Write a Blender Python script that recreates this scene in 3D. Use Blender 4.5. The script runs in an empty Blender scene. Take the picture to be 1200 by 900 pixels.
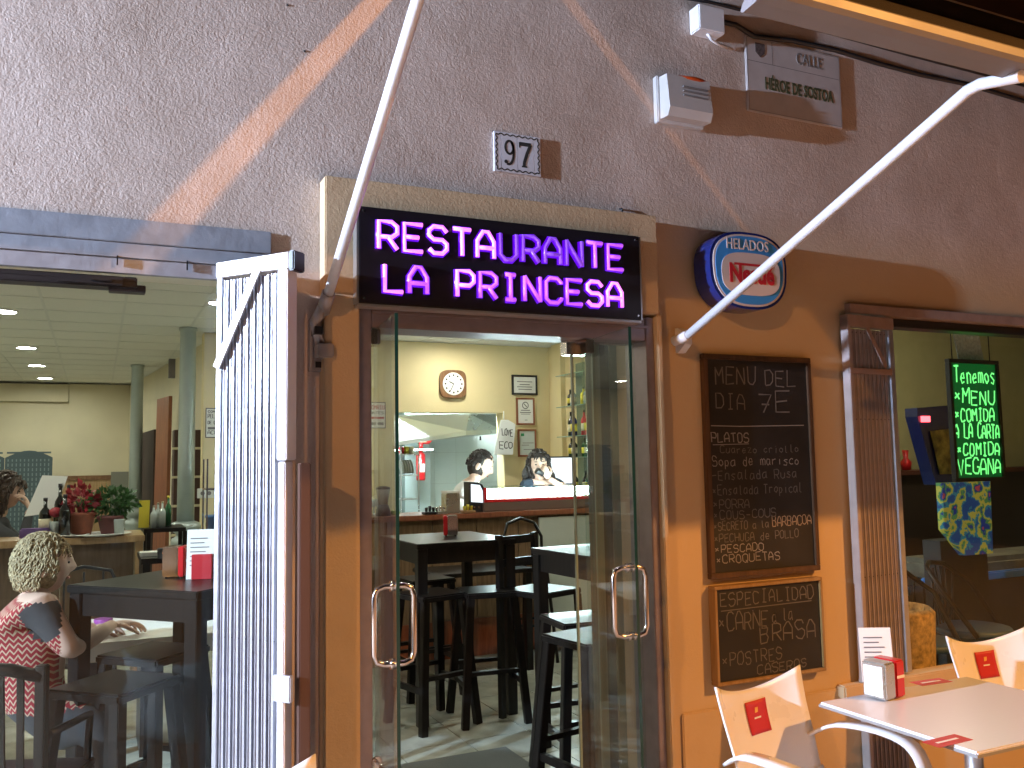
import bpy, bmesh, math, random
from mathutils import Vector, Matrix, noise
random.seed(7)
sc = bpy.context.scene
C = sc.collection
R = math.radians
EYE = 1.55            # camera height above the pavement, metres

# ------------------------------------------------------------------ camera
FPX, YAW, PIT, ROL = 1032.7, R(25.204), R(5.111), R(-1.02)
fw = Vector((math.sin(YAW)*math.cos(PIT), math.cos(YAW)*math.cos(PIT), math.sin(PIT)))
rt = Vector((math.cos(YAW), -math.sin(YAW), 0))
up = rt.cross(fw)
rt2 = rt*math.cos(ROL)+up*math.sin(ROL)
up2 = up*math.cos(ROL)-rt*math.sin(ROL)
CAM = Vector((0, -2.9, EYE))
cd = bpy.data.cameras.new('camera'); cam = bpy.data.objects.new('camera', cd); C.objects.link(cam)
cd.sensor_width = 36; cd.lens = FPX/1200*36; cd.clip_start = .05; cd.clip_end = 500
mw = Matrix.Identity(4)
for i, v in enumerate((rt2, up2, -fw)):
    for j in range(3): mw[j][i] = v[j]
mw.translation = CAM
cam.matrix_world = mw
sc.camera = cam

def at(px, py, y=None, z=None, x=None):
    """point of the place seen at a pixel of the 1200x900 photograph, on the plane y, z (above the pavement) or x"""
    d = rt2*((px-600)/FPX)+up2*((450-py)/FPX)+fw
    if y is not None: t = (y-CAM.y)/d.y
    elif z is not None: t = (z-CAM.z)/d.z
    else: t = (x-CAM.x)/d.x
    return CAM+d*t

# ------------------------------------------------------------------ world, exposure
w = bpy.data.worlds.new('World'); sc.world = w; w.use_nodes = True
nt = w.node_tree
sky = nt.nodes.new('ShaderNodeTexSky'); sky.sky_type = 'NISHITA'; sky.sun_disc = False
sky.sun_elevation = R(-4); sky.sun_rotation = R(135)
bg = nt.nodes['Background']; bg.inputs[1].default_value = .15
nt.links.new(sky.outputs[0], bg.inputs[0])
sc.view_settings.view_transform = 'Standard'; sc.view_settings.look = 'None'
sc.view_settings.exposure = 0; sc.view_settings.gamma = 1
sc.render.engine = 'CYCLES'
sc.cycles.use_denoising = True
sc.cycles.sample_clamp_indirect = 6
sc.cycles.max_bounces = 8; sc.cycles.transparent_max_bounces = 16
sc.cycles.caustics_reflective = False; sc.cycles.caustics_refractive = False
# ------------------------------------------------------------------ the two lamps of the street (both just outside the frame)
def lamp(name, loc, col, power, rad, typ='POINT'):
    l = bpy.data.lights.new(name, typ); l.energy = power; l.color = col; l.shadow_soft_size = rad
    o = bpy.data.objects.new(name, l); C.objects.link(o); o.location = loc
    return o
SOD = Vector((.30, 0, 1.55))+Vector((1.6, -1.5, 1.17))*3.9       # sodium street lamp, right, across the street
LED = Vector((-4.2, -.84, 2.60))                                # cold LED flood lamp of the shop next door, left
SOD_L = lamp('sodium_light', SOD, (1.0, .43, .10), 3150, .08)
SOD2 = Vector((1.27, -1.5, 2.535))+Vector((-1.92, -1.5, .80))*4   # a second, weaker one, far left across the square
SOD2_L = lamp('sodium_light', SOD2, (1.0, .43, .10), 1500, .06)
LED_L = lamp('led_light', LED, (.60, .75, 1.0), 3450, .045)

# ------------------------------------------------------------------ materials
MATS = {}
def mk(name, col, rough=.55, metal=0, var=.0, vs=8, bump=0, bs=60, emit=None, es=0, coat=0, spec=None, det=4):
    m = bpy.data.materials.new(name); m.use_nodes = True; n = m.node_tree; b = n.nodes['Principled BSDF']
    col = tuple(col)+(1,)
    b.inputs['Base Color'].default_value = col; b.inputs['Roughness'].default_value = rough
    b.inputs['Metallic'].default_value = metal; b.inputs['Coat Weight'].default_value = coat
    if spec is not None: b.inputs['Specular IOR Level'].default_value = spec
    tc = n.nodes.new('ShaderNodeTexCoord')
    if var:
        t = n.nodes.new('ShaderNodeTexNoise'); t.inputs['Scale'].default_value = vs; t.inputs['Detail'].default_value = det
        n.links.new(tc.outputs['Object'], t.inputs['Vector'])
        r = n.nodes.new('ShaderNodeMapRange'); r.inputs[1].default_value = .3; r.inputs[2].default_value = .7
        r.inputs[3].default_value = 1-var; r.inputs[4].default_value = 1+var
        n.links.new(t.outputs[0], r.inputs[0])
        x = n.nodes.new('ShaderNodeVectorMath'); x.operation = 'SCALE'; x.inputs[0].default_value = col[:3]
        n.links.new(r.outputs[0], x.inputs['Scale']); n.links.new(x.outputs[0], b.inputs['Base Color'])
        r2 = n.nodes.new('ShaderNodeMapRange'); r2.inputs[3].default_value = max(.02, rough-.12); r2.inputs[4].default_value = min(1, rough+.12)
        n.links.new(t.outputs[0], r2.inputs[0]); n.links.new(r2.outputs[0], b.inputs['Roughness'])
    if bump:
        t = n.nodes.new('ShaderNodeTexNoise'); t.inputs['Scale'].default_value = bs; t.inputs['Detail'].default_value = 5
        n.links.new(tc.outputs['Object'], t.inputs['Vector'])
        bp = n.nodes.new('ShaderNodeBump'); bp.inputs['Strength'].default_value = bump; bp.inputs['Distance'].default_value = .01
        n.links.new(t.outputs[0], bp.inputs['Height']); n.links.new(bp.outputs[0], b.inputs['Normal'])
    if emit:
        b.inputs['Emission Color'].default_value = tuple(emit)+(1,); b.inputs['Emission Strength'].default_value = es
    MATS[name] = m
    return m

def stucco(name, col, coarse, fine, flake=.12):
    m = mk(name, col, .85); n = m.node_tree; b = n.nodes['Principled BSDF']; L = n.links
    tc = n.nodes.new('ShaderNodeTexCoord')
    def nz(s, d, ro=.55, dist=0):
        t = n.nodes.new('ShaderNodeTexNoise'); t.inputs['Scale'].default_value = s; t.inputs['Detail'].default_value = d
        t.inputs['Roughness'].default_value = ro; t.inputs['Distortion'].default_value = dist
        L.new(tc.outputs['Object'], t.inputs['Vector']); return t
    a = nz(2.2, 6, .65); c = nz(170, 3); d = nz(62, 4, .65, .5); e = nz(5, 3, .5, 1.2)
    rp = n.nodes.new('ShaderNodeValToRGB')
    rp.color_ramp.elements[0].position = .3; rp.color_ramp.elements[1].position = .72
    rp.color_ramp.elements[0].color = (col[0]*(1-flake*2), col[1]*(1-flake*2.4), col[2]*(1-flake*2.8), 1)
    rp.color_ramp.elements[1].color = (min(1, col[0]*(1+flake)), min(1, col[1]*(1+flake)), min(1, col[2]*(1+flake)), 1)
    L.new(a.outputs[0], rp.inputs[0]); L.new(rp.outputs[0], b.inputs['Base Color'])
    def M(op, x, y):
        q = n.nodes.new('ShaderNodeMath'); q.operation = op
        for i, v in enumerate((x, y)):
            if isinstance(v, (int, float)): q.inputs[i].default_value = v
            else: L.new(v, q.inputs[i])
        return q.outputs[0]
    vo = n.nodes.new('ShaderNodeTexVoronoi'); vo.inputs['Scale'].default_value = 120; L.new(tc.outputs['Object'], vo.inputs['Vector'])
    h = M('ADD', M('MULTIPLY', c.outputs[0], fine), M('MULTIPLY', d.outputs[0], coarse))
    h = M('ADD', h, M('MULTIPLY', vo.outputs[0], fine*.5))
    h = M('ADD', h, M('MULTIPLY', M('SMOOTH_MIN', e.outputs[0], .52), coarse*2.6))
    if name == 'facade_stucco':      # the wall right of the door was smoothed up to sign height
        sx = n.nodes.new('ShaderNodeSeparateXYZ'); L.new(tc.outputs['Object'], sx.inputs[0])
        def mr(src, a, b, c, d):
            q = n.nodes.new('ShaderNodeMapRange'); q.inputs[1].default_value = a; q.inputs[2].default_value = b; q.inputs[3].default_value = c; q.inputs[4].default_value = d; L.new(src, q.inputs[0]); return q.outputs[0]
        k = M('MAXIMUM', mr(sx.outputs[2], 2.3, 2.7, .25, 1.0), mr(sx.outputs[0], 1.9, 2.0, 1.0, .25))
        h = M('MULTIPLY', h, k)
        cm = n.nodes.new('ShaderNodeMix'); cm.data_type = 'RGBA'; L.new(mr(k, .3, .9, 0, 1), cm.inputs[0]); cm.inputs[6].default_value = (.54, .40, .25, 1); L.new(rp.outputs[0], cm.inputs[7]); L.new(cm.outputs[2], b.inputs['Base Color'])
    bp = n.nodes.new('ShaderNodeBump'); bp.inputs['Strength'].default_value = 1; bp.inputs['Distance'].default_value = 1
    L.new(h, bp.inputs['Height']); L.new(bp.outputs[0], b.inputs['Normal'])
    return m

def glassmat(name, tint, refl=1.0, rough=.0, dirt_haze=0.0):
    m = bpy.data.materials.new(name); m.use_nodes = True; n = m.node_tree; n.nodes.clear()
    o = n.nodes.new('ShaderNodeOutputMaterial'); tr = n.nodes.new('ShaderNodeBsdfTransparent'); gl = n.nodes.new('ShaderNodeBsdfGlossy')
    tr.inputs[0].default_value = tuple(tint)+(1,); gl.inputs['Roughness'].default_value = rough
    fr = n.nodes.new('ShaderNodeFresnel'); ge = n.nodes.new('ShaderNodeNewGeometry'); io = n.nodes.new('ShaderNodeMapRange')
    io.inputs[3].default_value = 1.5; io.inputs[4].default_value = 1/1.5      # a thin sheet: no total reflection at its far face
    n.links.new(ge.outputs['Backfacing'], io.inputs[0]); n.links.new(io.outputs[0], fr.inputs[0])
    k = n.nodes.new('ShaderNodeMath'); k.operation = 'MULTIPLY'; k.inputs[1].default_value = refl
    mx = n.nodes.new('ShaderNodeMixShader')
    n.links.new(fr.outputs[0], k.inputs[0]); n.links.new(k.outputs[0], mx.inputs[0]); n.links.new(tr.outputs[0], mx.inputs[1]); n.links.new(gl.outputs[0], mx.inputs[2])
    last = mx
    if dirt_haze:
        df = n.nodes.new('ShaderNodeBsdfDiffuse'); df.inputs[0].default_value = (.6, .6, .6, 1)  # pale film: dirt, and a painted grey reflection on the door glass
        tc = n.nodes.new('ShaderNodeTexCoord'); tx = n.nodes.new('ShaderNodeTexNoise'); tx.inputs['Scale'].default_value = 2.5; tx.inputs['Detail'].default_value = 6
        n.links.new(tc.outputs['Object'], tx.inputs['Vector'])
        q = n.nodes.new('ShaderNodeMath'); q.operation = 'MULTIPLY'; q.inputs[1].default_value = dirt_haze; n.links.new(tx.outputs[0], q.inputs[0])
        m2 = n.nodes.new('ShaderNodeMixShader'); n.links.new(q.outputs[0], m2.inputs[0]); n.links.new(mx.outputs[0], m2.inputs[1]); n.links.new(df.outputs[0], m2.inputs[2]); last = m2
    n.links.new(last.outputs[0], o.inputs[0]); MATS[name] = m
    return m

def woodmat(name, c1, c2, rough=.35, scale=6, coat=.2):
    m = mk(name, c1, rough, coat=coat); n = m.node_tree; b = n.nodes['Principled BSDF']
    tc = n.nodes.new('ShaderNodeTexCoord'); mp = n.nodes.new('ShaderNodeMapping'); mp.inputs['Scale'].default_value = (1, 1, .12)
    t = n.nodes.new('ShaderNodeTexNoise'); t.inputs['Scale'].default_value = scale*6; t.inputs['Detail'].default_value = 6; t.inputs['Distortion'].default_value = .8
    n.links.new(tc.outputs['Object'], mp.inputs[0]); n.links.new(mp.outputs[0], t.inputs['Vector'])
    r = n.nodes.new('ShaderNodeValToRGB'); r.color_ramp.elements[0].position = .35; r.color_ramp.elements[1].position = .65
    r.color_ramp.elements[0].color = tuple(c1)+(1,); r.color_ramp.elements[1].color = tuple(c2)+(1,)
    n.links.new(t.outputs[0], r.inputs[0]); n.links.new(r.outputs[0], b.inputs['Base Color'])
    bp = n.nodes.new('ShaderNodeBump'); bp.inputs['Strength'].default_value = .15; bp.inputs['Distance'].default_value = .003
    n.links.new(t.outputs[0], bp.inputs['Height']); n.links.new(bp.outputs[0], b.inputs['Normal'])
    return m

WALL = stucco('facade_stucco', (.56, .465, .42), .0022, .0011)
SMOOTH = stucco('smooth_render', (.54, .40, .25), .0014, .0005, .05)
CREAM = mk('interior_cream_paint', (.74, .62, .35), .6, var=.04, vs=3, bump=.2, bs=120)
CREAM2 = mk('back_room_paint', (.66, .59, .42), .65, var=.05, vs=3, bump=.2, bs=120)
TILEW = mk('white_ceramic', (.72, .80, .80), .15, var=.03, vs=5)
GROUT = mk('grout', (.42, .43, .42), .9)
CEIL = mk('ceiling_tile_board', (.80, .79, .74), .9, var=.03, vs=60, bump=.3, bs=200)
CGRID = mk('ceiling_grid_metal', (.70, .70, .66), .5)
FTILE = mk('floor_tile_stone', (.40, .42, .36), .22, var=.16, vs=7, det=8)
PAVE = mk('pavement_slab', (.40, .33, .26), .75, var=.2, vs=6, bump=.5, bs=90)
ASPH = mk('asphalt', (.05, .05, .05), .85, var=.2, vs=30, bump=.6, bs=200)
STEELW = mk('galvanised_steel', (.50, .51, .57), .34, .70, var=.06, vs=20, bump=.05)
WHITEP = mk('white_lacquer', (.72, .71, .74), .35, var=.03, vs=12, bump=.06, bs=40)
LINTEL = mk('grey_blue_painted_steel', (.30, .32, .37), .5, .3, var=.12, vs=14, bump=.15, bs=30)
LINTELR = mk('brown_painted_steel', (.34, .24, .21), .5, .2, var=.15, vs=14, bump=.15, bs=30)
FRAME = mk('aluminium_frame', (.30, .25, .27), .38, .6, var=.1, vs=20)
BLACKP = mk('black_plastic', (.02, .02, .022), .4)
DARKM = mk('dark_metal', (.05, .05, .055), .4, .7)
BOARDB = mk('black_sign_board', (.012, .010, .014), .28, bump=.04, bs=30)
CHROME = mk('brushed_steel', (.72, .66, .62), .16, 1.0)
INOX = mk('stainless_hood', (.62, .64, .62), .28, .9, var=.05, vs=4)
BLACKW = woodmat('black_stained_wood', (.005, .004, .0035), (.012, .009, .0075), .36, 5, .05)
BLACKW.node_tree.nodes['Principled BSDF'].inputs['Specular IOR Level'].default_value = .3
BROWNW = woodmat('brown_wood', (.16, .075, .035), (.25, .13, .06), .35)
OAKW = woodmat('oak_wood', (.36, .22, .10), (.48, .31, .16), .4)
REDW = woodmat('reddish_wood', (.22, .07, .035), (.32, .11, .05), .35)
BFRAME = woodmat('blackboard_frame_wood', (.055, .026, .013), (.09, .045, .022), .45)
BFRAME2 = woodmat('light_frame_wood', (.26, .15, .05), (.34, .21, .09), .45)
SLATE = mk('slate_blackboard', (.012, .011, .011), .55, var=.35, vs=5)
CHALK = mk('chalk_grey', (.24, .22, .21), .95)
CHALK2 = mk('chalk_tan', (.26, .20, .15), .95)
CHALK3 = mk('chalk_faint', (.13, .118, .112), .95)
PAPER = mk('paper_white', (.80, .80, .76), .8)
INK = mk('ink_black', (.02, .02, .02), .7)
INKG = mk('ink_grey', (.18, .17, .17), .7)
REDP = mk('red_plastic', (.55, .015, .02), .3, coat=.3)
REDD = mk('red_print', (.50, .02, .03), .45)
GOLD = mk('gold_print', (.75, .45, .08), .45)
PLWH = mk('white_chair_plastic', (.80, .80, .80), .30, var=.02, coat=.2)
TABTOP = mk('white_laminate', (.74, .73, .74), .25, bump=.03, bs=90)
ALU = mk('aluminium_tube', (.70, .72, .74), .3, .9)
GREENG = mk('glass_edge_green', (.010, .035, .025), .15)
FABR = mk('dark_awning_fabric', (.016, .010, .009), .95, var=.4, vs=5, bump=.3, bs=200)
COLM = mk('silver_painted_iron', (.40, .45, .44), .38, .45, var=.06, vs=10, bump=.05)
SKIN = mk('skin_tone', (.64, .43, .34), .5, bump=.05)
SKIN2 = mk('skin_tone_light', (.66, .45, .35), .5, bump=.05)
LIPS = mk('lip_tone', (.42, .16, .14), .45)
EYED = mk('eye_dark', (.03, .02, .02), .2)
HAIRB = mk('blond_grey_hair', (.33, .26, .145), .6, var=.35, vs=60, bump=.8, bs=90)
HAIRD = mk('dark_brown_hair', (.020, .013, .011), .45, var=.4, vs=60, bump=.7, bs=90)
HAIRM = mk('brown_hair', (.05, .028, .018), .5, var=.4, vs=60, bump=.8, bs=90)
TSHW = mk('white_cotton', (.80, .82, .80), .85, bump=.3, bs=30)
NAVY = mk('navy_cotton', (.018, .032, .050), .85, bump=.3, bs=30)
GREYC = mk('dark_grey_cotton', (.045, .045, .048), .9, bump=.3, bs=30)
LEAFG = mk('leaf_green', (.05, .13, .035), .5, var=.4, vs=40)
TERRA = mk('terracotta', (.30, .09, .05), .8, var=.15, vs=20)
REDLF = mk('red_leaf', (.30, .02, .03), .5, var=.3, vs=40)
BOTTG = mk('green_bottle_glass', (.02, .10, .035), .08, coat=.5)
BOTTD = mk('dark_bottle_glass', (.012, .012, .010), .08, coat=.5)
BOTTC = mk('clear_bottle_glass', (.45, .50, .48), .08, coat=.5)
LABL = mk('cream_label', (.65, .58, .40), .7)
YEL = mk('yellow_card', (.70, .58, .05), .6)
BLUEP = mk('blue_plastic', (.03, .16, .42), .4)
BLUED = mk('deep_blue_plastic', (.012, .022, .14), .2, coat=.4)
BLUEL = mk('sky_blue_print', (.05, .25, .62), .3)
NWHITE = mk('pale_sign_print', (.62, .50, .46), .35)
WICK = mk('woven_grey_blue_wicker', (.10, .14, .16), .8)
GLASS = glassmat('window_glass', (.95, .98, .965), .55, 0, .001)
DGLASS = glassmat('door_glass', (.94, .972, .96), 1.0, 0, .010)
LAMPW = mk('lamp_diffuser', (.9, .9, .9), .4, emit=(1.0, .99, .86), es=210)
LAMPK = mk('kitchen_fill_tube', (.9, .9, .9), .4, emit=(.85, 1.0, .98), es=520)
SCRW = mk('lit_screen', (.1, .1, .1), .3, emit=(.85, .95, 1.0), es=1.3)
CASEW = mk('lit_case_tube', (.9, .9, .9), .4, emit=(.76, .97, 1.0), es=65)
NEONW = mk('neon_bright_pink', (.9, .4, .9), .3, emit=(1.0, .20, .90), es=1.7)
NEONM = mk('neon_violet', (.5, .2, .9), .3, emit=(.58, .10, .95), es=.95)
NEOND = mk('neon_dim_violet', (.3, .1, .8), .3, emit=(.22, .05, .75), es=.55)
NEONV = mk('neon_blue_halo', (.1, .02, .4), .3, emit=(.14, .0, .9), es=.9)
GREENL = mk('green_led_ink', (.1, .9, .3), .5, emit=(.20, 1.0, .24), es=1.4)
GREENB = mk('green_lit_panel', (.01, .08, .02), .4, emit=(.0, .45, .08), es=.16)
REDL = mk('red_led', (.9, .1, .1), .5, emit=(1.0, .08, .10), es=6)
ORGL = mk('orange_flame', (.9, .4, .1), .5, emit=(1.0, .22, .03), es=8)

# ------------------------------------------------------------------ helpers
def prop(o, label=None, cat=None, group=None, kind=None):
    if label: o['label'] = label
    if cat: o['category'] = cat
    if group: o['group'] = group
    if kind: o['kind'] = kind
    return o
def thing(name, label, cat, loc=(0, 0, 0), rz=0, group=None):
    o = bpy.data.objects.new(name, None); C.objects.link(o); o.empty_display_size = .1
    o.location = loc; o.rotation_euler = (0, 0, rz)
    return prop(o, label, cat, group)
def link(name, me, mats, parent=None, smooth=False):
    if not isinstance(mats, (list, tuple)): mats = [mats]
    for m in mats: me.materials.append(m)
    if smooth: me.polygons.foreach_set('use_smooth', [True]*len(me.polygons))
    o = bpy.data.objects.new(name, me); C.objects.link(o)
    if parent: o.parent = parent
    return o
class MB:
    def __init__(s): s.b = bmesh.new(); s.mi = 0
    def _new(s, vs, fs):
        v = [s.b.verts.new(p) for p in vs]
        for f in fs:
            try: q = s.b.faces.new([v[i] for i in f]); q.material_index = s.mi
            except ValueError: pass
        return v
    def box(s, a, b, bev=0, mat=None):
        x0, y0, z0 = [min(a[i], b[i]) for i in range(3)]; x1, y1, z1 = [max(a[i], b[i]) for i in range(3)]
        P = [(x0, y0, z0), (x1, y0, z0), (x1, y1, z0), (x0, y1, z0), (x0, y0, z1), (x1, y0, z1), (x1, y1, z1), (x0, y1, z1)]
        if mat is not None: P = [mat@Vector(p) for p in P]
        v = s._new(P, [(0, 3, 2, 1), (4, 5, 6, 7), (0, 1, 5, 4), (1, 2, 6, 5), (2, 3, 7, 6), (3, 0, 4, 7)])
        if bev:
            ed = {e for q in v for e in q.link_edges}
            bmesh.ops.bevel(s.b, geom=list(ed), offset=bev, segments=2, affect='EDGES', material=-1)
        return s
    def bar(s, p, q, wx, wy=None, bev=0):
        """a square bar from p to q"""
        p = Vector(p); q = Vector(q); wy = wy or wx; d = q-p; L = d.length
        z = d.normalized(); x = Vector((1, 0, 0)) if abs(z.x) < .9 else Vector((0, 1, 0)); x = (x-z*x.dot(z)).normalized(); y = z.cross(x)
        m = Matrix((x, y, z)).transposed().to_4x4(); m.translation = p
        return s.box((-wx/2, -wy/2, 0), (wx/2, wy/2, L), bev, m)
    def tube(s, pts, r, seg=10, cap=True, closed=False):
        pts = [Vector(p) for p in pts]; n = len(pts); rs = r if isinstance(r, (list, tuple)) else [r]*n
        rings = []; px = None
        for i, p in enumerate(pts):
            if closed: d = pts[(i+1) % n]-pts[i-1]
            else: d = pts[min(i+1, n-1)]-pts[max(i-1, 0)]
            d.normalize()
            if px is None:
                px = Vector((0, 0, 1)) if abs(d.z) < .9 else Vector((1, 0, 0))
            px = (px-d*px.dot(d)).normalized(); py = d.cross(px)
            rings.append([s.b.verts.new(p+(px*math.cos(t)+py*math.sin(t))*rs[i]) for t in [2*math.pi*k/seg for k in range(seg)]])
        m = n if closed else n-1
        for i in range(m):
            a, b2 = rings[i], rings[(i+1) % n]
            for k in range(seg):
                f = s.b.faces.new((a[k], a[(k+1) % seg], b2[(k+1) % seg], b2[k])); f.material_index = s.mi; f.smooth = True
        if cap and not closed:
            f = s.b.faces.new(rings[0][::-1]); f.material_index = s.mi; f = s.b.faces.new(rings[-1]); f.material_index = s.mi
        return s
    def lathe(s, prof, c=(0, 0, 0), seg=20, mat=None):
        """prof: (radius, height) pairs, about z through c"""
        c = Vector(c); rings = []
        for r, h in prof:
            ring = []
            for k in range(seg):
                t = 2*math.pi*k/seg; p = Vector((max(r, 1e-4)*math.cos(t), max(r, 1e-4)*math.sin(t), h))
                if mat is not None: p = mat@p
                ring.append(s.b.verts.new(c+p))
            rings.append(ring)
        for a, b2 in zip(rings, rings[1:]):
            for k in range(seg):
                f = s.b.faces.new((a[k], a[(k+1) % seg], b2[(k+1) % seg], b2[k])); f.material_index = s.mi; f.smooth = True
        s.b.faces.new(rings[0][::-1]).material_index = s.mi; s.b.faces.new(rings[-1]).material_index = s.mi
        return s
    def prism(s, poly, n, depth, flip=False):
        """poly: 3-D outline, pushed along vector n by depth"""
        n = Vector(n).normalized()*depth; k = len(poly)
        P = [Vector(p) for p in poly]+[Vector(p)+n for p in poly]
        s._new(P, [tuple(range(k))[::-1], tuple(range(k, 2*k))]+[(i, (i+1) % k, k+(i+1) % k, k+i) for i in range(k)])
        return s
    def ribbon(s, pts, wd, n=(0, -1, 0)):
        """flat stroke of width wd lying in the plane with normal n"""
        pts = [Vector(p) for p in pts]; n = Vector(n)
        L = []; Rr = []
        for i, p in enumerate(pts):
            d = pts[min(i+1, len(pts)-1)]-pts[max(i-1, 0)]
            if d.length < 1e-7: d = Vector((1, 0, 0))
            q = d.normalized().cross(n)*wd/2
            L.append(s.b.verts.new(p+q)); Rr.append(s.b.verts.new(p-q))
        for i in range(len(pts)-1):
            try: f = s.b.faces.new((L[i], L[i+1], Rr[i+1], Rr[i])); f.material_index = s.mi
            except ValueError: pass
        return s
    def blob(s, c, r, seg=12, rings=8, mat=None, fn=None):
        c = Vector(c); r = r if isinstance(r, (tuple, list)) else (r, r, r)
        vs = []
        for i in range(rings+1):
            ph = math.pi*i/rings; row = []
            for k in range(seg):
                t = 2*math.pi*k/seg; u = Vector((math.sin(ph)*math.cos(t), math.sin(ph)*math.sin(t), math.cos(ph)))
                p = Vector((u.x*r[0], u.y*r[1], u.z*r[2]))
                if fn: p = fn(u, p)
                if mat is not None: p = mat@p
                row.append(s.b.verts.new(c+p))
            vs.append(row)
        for a, b2 in zip(vs, vs[1:]):
            for k in range(seg):
                f = s.b.faces.new((a[k], b2[k], b2[(k+1) % seg], a[(k+1) % seg])); f.material_index = s.mi; f.smooth = True
        return s
    def build(s, name, mats, parent=None, label=None):
        bmesh.ops.remove_doubles(s.b, verts=s.b.verts, dist=1e-6)
        bmesh.ops.recalc_face_normals(s.b, faces=s.b.faces)
        me = bpy.data.meshes.new(name); s.b.to_mesh(me); s.b.free()
        o = link(name, me, mats, parent)
        if label: o['label'] = label
        return o
def box(name, a, b, mat, parent=None, bev=0, label=None):
    return MB().box(a, b, bev).build(name, mat, parent, label)
def copy_tree(o, parent=None):
    c = o.copy(); C.objects.link(c); c.parent = parent
    for ch in [q for q in bpy.data.objects if q.parent == o]: copy_tree(ch, c)
    return c
def place(o, loc, rz=0, label=None):
    o.location = loc; o.rotation_euler = (0, 0, rz)
    if label: o['label'] = label
    return o
def struct(o): o['kind'] = 'structure'; return o

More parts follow.
